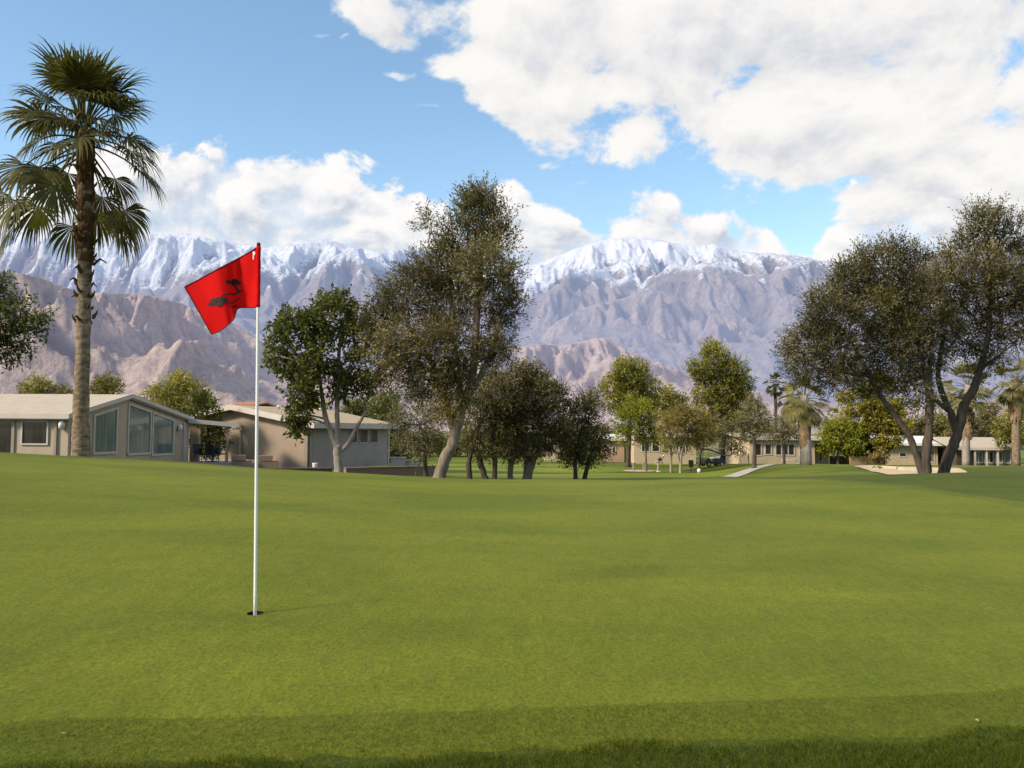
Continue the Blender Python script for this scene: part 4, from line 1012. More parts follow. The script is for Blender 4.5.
# ---- distant bungalows
def bungalow(name, label, px0, px1, depth, py_eave, py_base, wallm, roofm, wins, rise=.0, yaw=0., deep=9., posts=(), over=.5, fasc=True, ridge_px=None):
    A = at(px0, py_base, depth); A.z = hz(A.x, A.y) ; A.z = min(A.z, at(px0, py_base, depth).z)
    s_ = depth / F
    u = Vector((math.cos(yaw), math.sin(yaw), 0)); w = along(A, u, px1)
    h = (py_base - py_eave) * s_ + (at(px0, py_base, depth).z - A.z)
    root = empty(name, A, yaw, label, 'house')
    mb = MB(); mb.box(0, 0, -.6, w, deep, h - .02); mb.build('wall', wallm, root)
    mb = MB()
    if rise:
        mb.prism([(-over, -over, h), (-over, deep/2, h + rise), (-over, deep + over, h), (-over, deep + over, h + .16), (-over, deep/2, h + rise + .16), (-over, -over, h + .16)], (w + 2*over, 0, 0))
    else:
        mb.prism([(-over, -over, h), (-over, deep + over, h + .5), (-over, deep + over, h + .66), (-over, -over, h + .16)], (w + 2*over, 0, 0))
    mb.build('roof', roofm, root)
    if fasc:
        mb = MB(); mb.box(-over - .01, -over - .07, h - .10, w + over + .01, -over - .004, h + .20); mb.build('fascia', M['fascia'] if fasc is True else fasc, root)
    hb = at(px0, py_base, depth).z - A.z
    for x0, x1, yt, yb, mt, mull in wins:
        a, b = along(A, u, x0), along(A, u, x1)
        window(root, M[mt], [(a, hb + (py_base - yb) * s_), (b, hb + (py_base - yb) * s_), (b, hb + (py_base - yt) * s_), (a, hb + (py_base - yt) * s_)], (Vector((0,0,0)), (1,0,0)), (0,-1,0), fw=.12, mull=mull)
    for px in posts:
        a = along(A, u, px); mb = MB(); mb.box(a - .09, -over + .1, -.6, a + .09, -over + .28, h - .01); mb.build('post', M['trim'], root)
    return root
bungalow('tan_bungalow', 'tan bungalow with dark windows partly hidden behind the golfer and saplings', 634, 696, 108, 436, 461, M['stucco_cream'], M['roof'],
         [(641, 650, 440, 452, 'glass_dark', 0), (651.5, 660, 440, 452, 'glass_dark', 0), (679, 686, 441, 453, 'glass_dark', 0)], rise=1.2)
bungalow('cream_bungalow', 'cream bungalow with white framed windows behind the stocky palm', 750, 815, 92, 439, 463, M['stucco_cream'], M['roof'],
         [(752, 762, 443, 456, 'glass_dark', 0), (764.5, 772, 443, 455, 'glass_dark', 0), (775, 795, 443, 455.5, 'glass_dark', 2), (799, 804, 444, 457, 'glass_green', 0)], yaw=R(2))
bungalow('garden_annexe', 'small beige annexe with a flat roof just right of the stocky palm', 815.5, 829, 94, 442.5, 463, M['stucco_cream'], M['roof'], [(818, 822.5, 446, 462, 'glass_dark', 0)], deep=6, over=.25, yaw=R(-6))
bungalow('white_roofed_house', 'low house with a bright white roof behind the bunker', 870, 938, 104, 444.5, 463, M['stucco_cream'], M['roof_white'],
         [(899, 907, 452, 457, 'glass_dark', 0), (917, 924, 450, 462, 'glass_dark', 0), (929, 935, 450, 462, 'glass_green', 0)], rise=.9, over=.8, fasc=M['roof_white'], yaw=R(-3))
bungalow('glass_fronted_house', 'glass fronted house with a thin pale roof at the right edge of the course', 957, 1012, 100, 449, 463.5, M['stucco_dim'], M['roof'],
         [(974, 983, 451, 463, 'glass_green', 1), (984, 994, 451, 463, 'glass_dark', 1), (995, 1003, 451, 463, 'glass_green', 1), (1004, 1011, 451, 463, 'glass_green', 0)], rise=1.2, over=1.0, posts=(960, 972, 983.5, 994.5, 1008), yaw=R(-4))
bungalow('tiled_roof_house', 'far house with an orange tiled roof showing above the patio roof', 232, 250, 96, 406, 440, M['stucco_cream'], M['roof_tile'], [], rise=.4, fasc=False)
bungalow('shaded_house', 'pale shaded house glimpsed between the dark olive trunks', 545, 560, 116, 432, 462, M['stucco_cream'], M['roof'], [(548, 551, 440, 452, 'glass_dark', 0)], rise=.8)
bungalow('orange_house', 'small pinkish house corner left of the tan bungalow', 608, 624, 112, 440, 461, simple('red_stucco', (.42,.29,.20), (.34,.23,.16), 1, .9, .1), M['roof_white'], [(612, 616, 446, 454, 'glass_dark', 0)], rise=.6)
wall_seg('garden_wall', 'low orange tan garden wall beside the bright green shrub', f2(850, 92), f2(876, 92.5), .85, simple('orange_wall', (.50,.33,.18), (.42,.27,.15), 1, .9, .1))
wall_seg('garden_wall', 'grey fence like wall just right of the beige annexe', f2(830, 97), f2(851, 97), 1.0, M['stucco_dim'])
# rounded beige wall end by the cream bungalow
p = foot(738.5, 92); root = empty('garden_wall', p, R(3), 'rounded beige wall end standing left of the cream bungalow', 'wall')
prof = [(0, 0, -.4)] + [(.62 - .62*math.cos(t), 0, .3 + 1.15*math.sin(t)) for t in np.linspace(0.25, 2.0, 9)] + [(1.15, 0, -.4)]
mb = MB(); mb.prism(prof, (0, .45, 0)); mb.build('wall_body', M['stucco_cream'], root)
# white bench under the window of the cream bungalow
p = foot(790, 88); root = empty('garden_bench', p, 0, 'low white bench under the windows of the cream bungalow', 'bench')
mb = MB(); mb.box(-.85, -.2, .40, .85, .2, .46); mb.build('seat', white, root)
for sx in (-.7, .7):
    mb = MB(); mb.box(sx - .05, -.18, -.05, sx + .05, .18, .398); mb.build('leg', white, root)

# ---- golf cart
p = foot(712.5, 88); gc = empty('golf_cart', p, R(200), 'dark golf cart with a pale roof parked on the path under the trees', 'golf cart')
mb = MB(); mb.prism([(-1.15, 0, .28), (1.15, 0, .28), (1.2, 0, .62), (.75, 0, .82), (.45, 0, .52), (-.35, 0, .50), (-.4, 0, .78), (-1.1, 0, .80)], (0, 1.15, 0)); mb.v = [(x, y - .575, z) for x, y, z in mb.v]; mb.build('body', M['dark'], gc)
mb = MB(); mb.box(-.55, -.5, .785, .12, .5, .90); mb.prism([(-.62, -.5, .905), (-.5, -.5, .905), (-.62, -.5, 1.3), (-.74, -.5, 1.3)], (0, 1.0, 0)); mb.build('seat', M['trim'], gc)
mb = MB(); mb.prism([(-1.0, -.62, 1.78), (.8, -.62, 1.80), (.85, -.62, 1.84), (.7, -.62, 1.88), (-.95, -.62, 1.86)], (0, 1.24, 0)); mb.build('roof', M['fascia'], gc)
for sx, sy in ((.68, .5), (.68, -.5), (-.85, .5), (-.85, -.5)):
    mb = MB(); mb.tube([(sx + (.22 if sx > 0 else 0), sy, .7), (sx, sy, 1.79)], .025, 6); mb.build('post', M['dark'], gc)
for sx, sy in ((.78, .5), (.78, -.5), (-.75, .5), (-.75, -.5)):
    mb = MB(); mb.lathe([(.12, sy - .1), (.23, sy - .1), (.23, sy + .1), (.12, sy + .1)], 16, (sx, 0, .23), 'y'); w_ = mb.build('wheel', M['rubber'], gc)
    mb = MB(); mb.lathe([(.03, sy - .105), (.118, sy - .104), (.118, sy + .104), (.03, sy + .105)], 12, (sx, 0, .23), 'y'); mb.build('rim', M['trim'], w_)
mb = MB(); mb.tube([(.6, .25, .8), (.4, .25, 1.05)], .02, 6); ring = [(.4 + .06*math.sin(t)*.5, .25 + .17*math.cos(t), 1.05 + .15*math.sin(t)*.7) for t in np.linspace(0, 6.28, 14)]; mb.tube(ring, .015, 5); mb.build('steering_wheel', M['dark'], gc)
for sy in (-.25, .2):
    mb = MB(); mb.lathe([(.11, .5), (.13, .9), (.14, 1.25), (.1, 1.3)], 10, (-1.28, sy, 0)); mb.build('golf_bag', M['dark'] if sy < 0 else M['hem'], gc, True)

# ---- small things on the tee
p = foot(691, 80); root = empty('ball_washer', p, 0, 'small black ball washer box on a post near the saplings', 'ball washer')
mb = MB(); mb.tube([(0, 0, -.1), (0, 0, .5)], .04, 8); mb.build('post', M['dark'], root)
mb = MB(); mb.box(-.2, -.15, .502, .2, .15, 1.15); mb.build('box', M['dark'], root)
p = foot(699, 79); root = empty('tee_marker', p, 0, 'round white tee marker on the grass right of the black box', 'tee marker')
mb = MB(); mb.lathe([(.06, -.05), (.14, .04), (.19, .18), (.14, .32), (.04, .38)], 14); mb.build('marker_ball', white, root, True)
mb = MB(); mb.tube([(0, 0, -.2), (0, 0, -.04)], .03, 6); mb.build('spike', M['dark'], root)
for px, lab in ((634, 'tan wooden stake left of the golfer'), (644, 'tan wooden stake just beside the bright green young tree')):
    p = foot(px, 84); root = empty('wooden_stake', p, .3, lab, 'stake')
    mb = MB(); mb.prism([(-.1, -.1, -.2), (.1, -.1, -.2), (.1, .1, -.2), (-.1, .1, -.2)], (0, 0, 1.05)); mb.build('stake_post', M['wood'], root)
    mb = MB(); mb.lathe([(.14, .852), (.13, .9), (.02, .98)], 4); mb.build('cap', M['trim'], root)
p0 = foot(640, 84)
tee = MB(); tee.lathe([(2.0, .0), (1.9, .03), (.05, .04)], 40); 
v = [(x * .8, y * 1.2, hz(p0.x + x*.8, p0.y + y*1.2) - p0.z + z + .03) for x, y, z in tee.v]; tee.v = v; tee.f = tee.f[:-2]
t_ = tee.build('sand_strip', M['sand']); t_.location = p0; tag(t_, kind='structure')

# ---- the golfer, bent over a club
gp = foot(657.5, 82)
pr = empty('person', gp, 0, 'golfer in a pale cap and dark green shirt bending over on the tee', 'person')
def skin(name, joints, edges, mat, parent, root_i=0, lev=2):
    me = bpy.data.meshes.new(name); me.from_pydata([j[0] for j in joints], edges, []); me.materials.append(mat)
    o = bpy.data.objects.new(name, me); COL.objects.link(o); o.parent = parent
    md = o.modifiers.new('skin', 'SKIN')
    if not me.skin_vertices: me.skin_vertices.new() if hasattr(me.skin_vertices, 'new') else None
    for i, j in enumerate(joints):
        sv = me.skin_vertices[0].data[i]; r = j[1]; sv.radius = r if isinstance(r, tuple) else (r, r); sv.use_root = (i == root_i)
    md.use_smooth_shade = True
    sb = o.modifiers.new('sub', 'SUBSURF'); sb.levels = sb.render_levels = lev
    return o
M['skin'] = simple('skin', (.50,.30,.20), (.44,.26,.17), 5, .6, .3)
M['shirt'] = simple('dark_green_shirt', (.025,.055,.035), (.018,.04,.026), 8, .85, .1)
M['shorts'] = simple('pale_shorts', (.55,.50,.42), (.48,.43,.36), 8, .85, .1)
# faces +x (right) and bends forward
J = [((0,0,.93), (.15,.13)), ((.14,0,1.12), (.15,.12)), ((.30,0,1.28), (.17,.12)), ((.40,0,1.36), (.09,.09)), ((.47,0,1.40), .055),
     ((.55,0,1.43), .085), ((.58,0,1.50), .10), ((.60,0,1.54), .07),
     ((0,.10,.88), .10), ((.08,.12,.48), .065), ((-.02,.13,.10), .045), ((.12,.14,.04), .04), ((.2,.14,.03), .03),
     ((0,-.10,.88), .10), ((.08,-.12,.48), .065), ((-.02,-.13,.10), .045), ((.12,-.14,.04), .04), ((.2,-.14,.03), .03),
     ((.34,.19,1.25), .06), ((.38,.17,.98), .045), ((.48,.05,.78), .035), ((.50,.02,.70), .035),
     ((.34,-.19,1.25), .06), ((.38,-.17,.98), .045), ((.48,-.03,.80), .035), ((.50,.0,.73), .035)]
E = [(0,1),(1,2),(2,3),(3,4),(4,5),(5,6),(6,7),(0,8),(8,9),(9,10),(10,11),(11,12),(0,13),(13,14),(14,15),(15,16),(16,17),(3,18),(18,19),(19,20),(20,21),(3,22),(22,23),(23,24),(24,25)]
body = skin('body', J, E, M['skin'], pr)
skin('shirt', [((.03,0,.97), (.175,.15)), ((.14,0,1.12), (.18,.145)), ((.30,0,1.28), (.20,.145)), ((.40,0,1.355), (.11,.10)), ((.34,.20,1.25), .08), ((.37,.19,1.08), .07), ((.34,-.20,1.25), .08), ((.37,-.19,1.08), .07)],
     [(0,1),(1,2),(2,3),(3,4),(4,5),(3,6),(6,7)], M['shirt'], pr)
skin('shorts', [((-.005,0,.93), (.17,.15)), ((.0,.10,.86), .125), ((.07,.12,.55), .10), ((.0,-.10,.86), .125), ((.07,-.12,.55), .10)], [(0,1),(1,2),(0,3),(3,4)], M['shorts'], pr)
mb = MB(); mb.lathe([(.118, 0), (.115, .05), (.09, .10), (.03, .125)], 14, (.585, 0, 1.50)); mb.prism([(.66, -.08, 1.51), (.80, -.05, 1.495), (.80, .05, 1.495), (.66, .08, 1.51)], (0, 0, .015)); mb.build('cap', white, pr, True)
for sy in (-1, 1):
    mb = MB(); mb.prism([(-.07, sy*.135 - .05, .0), (.24, sy*.135 - .05, .0), (.24, sy*.135 - .05, .05), (.06, sy*.135 - .05, .10), (-.07, sy*.135 - .05, .10)], (0, .1, 0)); mb.build('shoe', white, pr)
cl_ = empty('golf_club', gp + Vector((.5, .01, .75)), 0, 'thin golf club held by the bending golfer', 'golf club')
mb = MB(); mb.tube([(0, 0, .05), (.10, -.03, -.45), (.2, -.06, -.72)], [.014, .008, .006], 6); mb.build('shaft', M['dark'], cl_)
mb = MB(); mb.box(.18, -.07, -.75, .28, -.045, -.721); mb.build('club_head', M['trim'], cl_)

# ------------------------------------------------------------------ mountains
def hsh(ix, iy, k):
    h = (ix * 374761393 + iy * 668265263 + k * 974634777) & 0x7fffffff
    h = ((h ^ (h >> 13)) * 1274126177) & 0x7fffffff
    return ((h ^ (h >> 16)) & 0xffff) / 65535.0
def vnoise(x, y, k=0):
    ix = np.floor(x).astype(np.int64); iy = np.floor(y).astype(np.int64); fx, fy = x - ix, y - iy
    u, v = fx*fx*fx*(fx*(6*fx-15)+10), fy*fy*fy*(fy*(6*fy-15)+10)
    return (hsh(ix,iy,k)*(1-u)+hsh(ix+1,iy,k)*u)*(1-v) + (hsh(ix,iy+1,k)*(1-u)+hsh(ix+1,iy+1,k)*u)*v
def fbm(x, y, o=5, k=0, g=.5):
    s, a, t = 0, 1, 0
    for i in range(o):
        s = s + a * (vnoise(x, y, k + i) - .5); t += a; a *= g; x, y = x*2.03 + 7.1*y*.1, y*2.03 - 7.1*x*.01
    return s / t
def erosion(px, py, dx, dy, k):
    ix = np.floor(px).astype(np.int64); iy = np.floor(py).astype(np.int64); fx, fy = px - ix, py - iy
    a = np.zeros_like(px); bx = np.zeros_like(px); by = np.zeros_like(px); wt = np.zeros_like(px)
    for i in range(-1, 3):
        for j in range(-1, 3):
            hx = hsh(ix + i, iy + j, k) * .5 + .25; hy = hsh(ix + i, iy + j, k + 50) * .5 + .25
            qx, qy = fx - i - hx + .25 - .25, fy - j - hy
            d = qx*qx + qy*qy; w = np.exp(-d * 2.2); wt += w
            mag = (qx*dx + qy*dy) * 2 * math.pi
            a += np.cos(mag) * w; s = -np.sin(mag) * w; bx += s * dx; by += s * dy
    return a / wt, bx / wt, by / wt
def gradients(Z, t, y):
    Zt = np.gradient(Z, t, axis=1); Zy = np.gradient(Z, y, axis=0)
    gx_ = Zt / y[:, None]; return gx_, Zy - t[None, :] * gx_
def blur(Z, n):
    for ax in (0, 1):
        for _ in range(2):
            k = 2*n + 1; c = np.cumsum(np.pad(Z, [(n+1, n) if i == ax else (0, 0) for i in (0, 1)], 'edge'), axis=ax)
            Z = (np.take(c, range(k, c.shape[ax]), ax) - np.take(c, range(0, c.shape[ax] - k), ax)) / k
    return Z
def ridged(x, y, o, k, g=.5, soft=.06):
    s, a, t, w = 0, 1.0, 0, 1.0
    for i in range(o):
        n = 1 - np.sqrt((2*vnoise(x, y, k + i) - 1)**2 + soft*soft) + soft * .5
        n = n ** 1.6 * w; s = s + a * n; t += a; w = np.clip(n * 1.5, .25, 1); a *= g
        x, y = 2.07*(x*.86 - y*.5) + 3.1, 2.07*(x*.5 + y*.86) + 1.7
    return s / t
def mountain(cols, rows, t0, t1, y0, y1, prof, crest_y, w_front, w_back, lam, octs, lean, vfrac, erosion_size, amp, eoct, seed, base_z=-2.4, low=.25, jag_px=2.0, fine_k=.6):
    t = np.linspace(t0, t1, cols); y = np.linspace(y0, y1, rows)
    T, Yg = np.meshgrid(t, y); Xg = T * Yg
    q = [at(px, py, 1.0) for px, py in prof]
    el = np.interp(t, [p.x for p in q], [p.z - EYE for p in q])
    kk = np.hanning(13); kk /= kk.sum(); el = np.convolve(np.pad(el, 6, 'edge'), kk, 'valid')
    cy0 = crest_y(t)[None, :]
    dn = cy0 - Yg
    wf = w_front * (1 + .9 * fbm(Xg / (lam * 1.5), Yg / (lam * 3), 2, seed + 60))
    x1 = np.clip(dn / wf, 0, 1); back = np.clip(1 + dn / w_back, 0, 1)
    ls = lam
    mx_ = Xg + lam * 1.1 * fbm(Xg / (lam * 1.6) + 5, Yg / (lam * 1.6), 3, seed + 20) + lean * dn; my_ = Yg + lam * .6 * fbm(Xg / lam + 40, Yg / lam, 3, seed + 21)
    def rid1(x, y, k, soft=.10): return 1 - np.sqrt((2 * vnoise(x, y, k) - 1) ** 2 + soft * soft)
    sp = .62 * rid1(mx_ / ls, my_ / (ls * 3.2), seed + 1) + .25 * rid1(mx_ / ls * 2.3 + 9, my_ / (ls * 1.6), seed + 2) + .13 * rid1(mx_ / ls * 5, my_ / (ls * .7), seed + 3)
    sp = np.clip((sp - .12) / .72, 0, 1.1)
    A = 1 - x1 ** 1.05; B = np.clip(1 - dn / (wf * vfrac), 0, 1) ** 1.6
    B = np.where(dn > 0, np.maximum(B, A * low), 1); A = np.where(dn > 0, A, 1)
    wx = mx_; wy = my_
    rg = ridged(mx_ / (lam * .8), my_ / (lam * .8), octs, seed + 50) - .4
    env = (B + (A - B) * sp) * back
    env = np.maximum(env, 0)
    Z = env * (1 + .5 * rg * sst(0, .12, x1))
    ang_ = (Z / Yg)[(Yg[:, 0] > y0)].max(0)
    tgt = el
    ks = np.hanning(41); ks /= ks.sum()
    ratio = tgt / ang_
    r1 = np.convolve(np.pad(ratio, 20, 'edge'), ks, 'valid')
    Z = Z * r1[None, :]
    # exact horizon: nudge only what stands near the skyline
    for _ in range(2):
        e = Z / Yg; top = e.max(0)
        near_ = sst(.35, 1.0, e / top[None, :])
        jag = fbm(t * F / 22, t * 0 + seed, 6, seed + 5, .62) * jag_px * 2 / F
        Z = Z * (1 + near_ * ((tgt + jag) / top - 1)[None, :])
    Zb = blur(Z, 5)
    gx_, gy_ = gradients(Zb, t, y)
    a, s_ = amp, erosion_size
    ee = Z / Yg; hold = 1 - .85 * sst(.90, 1.0, ee / ee.max(0)[None, :])
    envE = hold * np.clip(Z / (Z.max() * .10), 0, 1) * np.clip(.4 + 1.0 * Z / Z.max(), 0, 1.15)
    tx = np.zeros_like(Z); ty = np.zeros_like(Z); ero = np.zeros_like(Z)
    for i in range(eoct):
        Gx, Gy = gx_ + tx, gy_ + ty
        gl = np.sqrt(Gx*Gx + Gy*Gy) + 1e-6
        m = np.minimum(gl * 2.0, 1.0) / gl
        ox = s_ * .4 * fbm(Xg / s_, Yg / s_, 2, seed + 70 + i); oy = s_ * .4 * fbm(Xg / s_ + 31, Yg / s_, 2, seed + 80 + i)
        e_, ex, ey = erosion((Xg + ox) / s_, (Yg + oy) / s_, -Gy * m, Gx * m, seed + i * 7)
        ero += a * e_ / amp; Z = Z + envE * a * e_
        tx += envE * a * ex / s_; ty += envE * a * ey / s_
        a *= .55; s_ *= .52
    fine = ridged(Xg / (lam * .11) + wx * .0002, Yg / (lam * .11), 4, seed + 90, .55) - .35
    Z = Z + fine * amp * fine_k * envE; ero += fine * .8
    cap = (tgt + jag)[None, :]; k_ = 1.5 / F; dlt = cap - Z / Yg
    Z = Yg * (cap - k_ * np.logaddexp(0, dlt / k_))
    edge = sst(0, 1, (Yg - y0) / (w_front * .15))
    Z = Z * edge + base_z - 12 * (1 - edge)
    return t, y, Xg, Yg, Z, ero, (el * crest_y(t))
def mtn_material(name, lit, dark, mid, haze, hz_col, near, far, bump):
    m, nt, out = new_mat(name)
    P = nt.n('ShaderNodeTexCoord').outputs['Object']
    ero = nt.n('ShaderNodeAttribute', attribute_name='ero').outputs['Fac']
    snow = nt.n('ShaderNodeAttribute', attribute_name='snow').outputs['Fac']
    n1 = nt.noise(P, .0035, 8, .65); n2 = nt.noise(P, .022, 9, .8)
    c = nt.mix(nt.mapr(n1, .35, .65), lit, mid)
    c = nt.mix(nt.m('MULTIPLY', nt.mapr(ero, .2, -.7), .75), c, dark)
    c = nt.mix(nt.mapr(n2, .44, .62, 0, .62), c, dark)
    sn = nt.mapr(nt.m('ADD', snow, nt.m('MULTIPLY', nt.m('SUBTRACT', n2, .5), 2.2)), .38, .62)
    c = nt.mix(sn, c, (.86, .88, .92))
    b = nt.n('ShaderNodeBsdfPrincipled'); nt.put(b.inputs['Base Color'], c); b.inputs['Roughness'].default_value = .95; b.inputs['Specular IOR Level'].default_value = .05
    bp = nt.n('ShaderNodeBump'); bp.inputs['Strength'].default_value = min(1, bump * 1.4); bp.inputs['Distance'].default_value = 50 if near > 3000 else 34
    nt.put(bp.inputs['Height'], nt.noise(P, .015, 9, .75)); nt.put(b.inputs['Normal'], bp.outputs[0])
    # aerial haze painted onto the rock as emission, stronger with distance, weaker higher up
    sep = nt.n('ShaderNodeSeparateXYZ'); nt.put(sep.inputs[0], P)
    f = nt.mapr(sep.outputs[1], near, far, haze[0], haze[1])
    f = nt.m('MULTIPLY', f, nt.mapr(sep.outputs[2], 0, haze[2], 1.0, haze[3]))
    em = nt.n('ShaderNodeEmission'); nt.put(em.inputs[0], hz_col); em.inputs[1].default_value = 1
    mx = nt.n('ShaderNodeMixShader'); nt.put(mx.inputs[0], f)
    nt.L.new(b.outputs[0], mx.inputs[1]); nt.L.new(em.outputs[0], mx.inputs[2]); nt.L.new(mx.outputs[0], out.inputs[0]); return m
profM = [(-500, 205), (-300, 222), (-120, 215), (0, 226), (60, 231), (110, 236), (150, 231), (190, 233), (230, 241), (262, 247), (300, 240), (325, 238), (350, 246), (380, 250), (420, 247), (470, 258), (530, 266), (550, 258), (575, 248),
         (600, 241), (622, 236), (640, 237), (660, 238), (690, 246), (715, 243), (745, 251), (775, 253), (805, 257), (850, 262), (900, 258), (960, 250), (1000, 240), (1030, 232), (1150, 220), (1400, 235), (1600, 260)]
t, y, X, Y, Z, ero, crest = mountain(1150, 470, -.95, .95, 4400, 11000, profM,
    lambda t: 9700 + 300 * np.sin(t * 5 + 1), 5600, 1600, 2100, 5, -.25, .36, 500, 80, 7, 23, low=.25, jag_px=2.6, fine_k=1.0)
zr = Z / crest[None, :].max()
gx_, gy_ = gradients(Z, t, y); slope = np.hypot(gx_, gy_)
pxs = 512 + t * F
amt = np.interp(pxs, [-300, 0, 120, 200, 330, 420, 520, 560, 620, 680, 740, 800, 900, 1024, 1200], [.85, .82, .8, .8, .85, .85, .85, .95, 1.0, .88, .72, .58, .45, .5, .5])
line = np.interp(pxs, [-300, 0, 150, 250, 330, 450, 560, 640, 720, 800, 1024], [.66, .63, .61, .64, .68, .70, .66, .61, .70, .80, .85])
snow = (Z / crest[None, :] - line[None, :]) / .26 + .5 - .45 * np.clip(slope - .5, 0, 1.2) + .45 * ero + 1.1 * fbm(X / 900, Y / 900, 6, 3) + .35 * sst(.86, 1.0, (Z / Y) / (Z / Y).max(0)[None, :])
snow = np.clip(snow, 0, 1) * amt[None, :] - .12 * (1 - amt[None, :])
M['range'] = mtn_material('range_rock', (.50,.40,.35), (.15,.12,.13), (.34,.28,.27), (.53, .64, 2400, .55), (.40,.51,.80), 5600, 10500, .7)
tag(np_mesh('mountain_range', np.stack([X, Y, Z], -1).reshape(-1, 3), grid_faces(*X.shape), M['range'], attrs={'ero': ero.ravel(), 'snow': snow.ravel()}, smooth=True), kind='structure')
profR = [(-500, 300), (-200, 290), (0, 285), (120, 300), (220, 305), (290, 312), (340, 306), (390, 316), (440, 330), (490, 344), (530, 338), (560, 318), (590, 304), (622, 297), (650, 288), (676, 296), (705, 306), (735, 320), (765, 330), (800, 322), (840, 330), (880, 342),
         (930, 340), (980, 330), (1024, 322), (1150, 300), (1400, 310), (1600, 320)]
t, y, X, Y, Z, ero, crest = mountain(1100, 300, -.95, .95, 4600, 8200, profR,
    lambda t: 7300 + 300 * np.sin(t * 7 + 2), 2600, 900, 1250, 5, .2, .40, 330, 75, 7, 83, low=.25, jag_px=2.2, fine_k=1.0)
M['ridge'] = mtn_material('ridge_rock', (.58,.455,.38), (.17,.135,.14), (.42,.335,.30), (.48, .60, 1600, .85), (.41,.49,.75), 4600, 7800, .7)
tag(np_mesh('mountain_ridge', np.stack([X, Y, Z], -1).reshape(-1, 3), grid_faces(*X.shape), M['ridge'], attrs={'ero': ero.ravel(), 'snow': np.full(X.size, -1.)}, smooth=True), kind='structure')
profF = [(-500, 240), (-250, 250), (-100, 258), (0, 268), (40, 277), (70, 287), (92, 292), (130, 293), (160, 296), (185, 304), (205, 313), (230, 320), (248, 330), (268, 346), (300, 362), (340, 368), (380, 368), (420, 362), (470, 354),
         (510, 348), (540, 343), (565, 345), (585, 340), (600, 337), (616, 341), (635, 352), (660, 362), (690, 372), (730, 384), (780, 396), (850, 404), (950, 404), (1024, 398), (1200, 380), (1500, 370)]
def Rfoot(t):
    return np.interp(t, [-1.2, -.55, -.42, -.3, -.15, .1, .3, 1.2], [3300, 3600, 3900, 4300, 5000, 5300, 5400, 5400])
t, y, X, Y, Z, ero, crest = mountain(1100, 400, -.95, .95, 2100, 5900, profF, Rfoot, 2300, 700, 900, 5, .3, .33, 200, 58, 7, 47, low=.22, jag_px=1.6, fine_k=1.3)
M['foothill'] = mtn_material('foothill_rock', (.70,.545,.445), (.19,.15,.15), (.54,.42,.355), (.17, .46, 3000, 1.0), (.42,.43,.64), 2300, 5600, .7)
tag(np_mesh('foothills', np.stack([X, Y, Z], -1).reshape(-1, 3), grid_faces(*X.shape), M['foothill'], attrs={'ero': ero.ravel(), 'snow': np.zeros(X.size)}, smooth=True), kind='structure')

# ------------------------------------------------------------------ light and sky
SUN_EL = R(33); SX, SY = -.88, -.47
az = math.atan2(SX, SY)
to_sun = Vector((math.sin(az) * math.cos(SUN_EL), math.cos(az) * math.cos(SUN_EL), math.sin(SUN_EL)))
sl = bpy.data.lights.new('sun', 'SUN'); so = bpy.data.objects.new('sun', sl); COL.objects.link(so)
so.rotation_euler = to_sun.to_track_quat('Z', 'Y').to_euler(); so.location = (-40, -10, 40)
sl.energy = 5.0; sl.angle = R(8.5); sl.color = (1.0, .87, .69)

w = bpy.data.worlds.new('World'); scene.world = w; w.use_nodes = True
nt = NT(w.node_tree); w.node_tree.nodes.clear()
out = nt.n('ShaderNodeOutputWorld')
sky = nt.n('ShaderNodeTexSky', sky_type='NISHITA', sun_disc=False, sun_elevation=SUN_EL, sun_rotation=az % (2*math.pi), altitude=100, air_density=1.0, dust_density=.6, ozone_density=2.0)
hsv = nt.n('ShaderNodeHueSaturation'); nt.put(hsv.inputs['Color'], sky.outputs[0]); hsv.inputs['Saturation'].default_value = 1.0; hsv.inputs['Value'].default_value = 1.5; hsv.inputs['Hue'].default_value = .49
bg = nt.n('ShaderNodeBackground'); nt.put(bg.inputs[0], hsv.outputs[0]); bg.inputs[1].default_value = .15
D = nt.n('ShaderNodeTexCoord').outputs['Generated']
sep = nt.n('ShaderNodeSeparateXYZ'); nt.put(sep.inputs[0], D)
dx, dy, dz = sep.outputs
yy = nt.m('MAXIMUM', nt.m('ABSOLUTE', dy), .12)
U = nt.m('DIVIDE', dx, yy); V = nt.m('DIVIDE', dz, yy)
def fcurve(v, pts, lo, hi):
    """value curve through picture points (column, row) given in direction space"""
    q = sorted((at(px, py, 1.0).x, at(px, py, 1.0).z - EYE) for px, py in pts)
    nd = nt.n('ShaderNodeFloatCurve'); cu = nd.mapping.curves[0]
    P_ = [((u - lo) / (hi - lo), vv) for u, vv in q]
    while len(cu.points) < len(P_): cu.points.new(.5, .5)
    for pt_, (a, b_) in zip(cu.points, P_): pt_.location = (a, b_); pt_.handle_type = 'AUTO'
    nd.mapping.use_clip = False; nd.mapping.update()
    nt.put(nd.inputs['Value'], nt.mapr(v, lo, hi)); return nd.outputs[0]
def comb(x, y, z=0.0):
    c = nt.n('ShaderNodeCombineXYZ'); nt.put(c.inputs[0], x); nt.put(c.inputs[1], y); nt.put(c.inputs[2], z); return c.outputs[0]
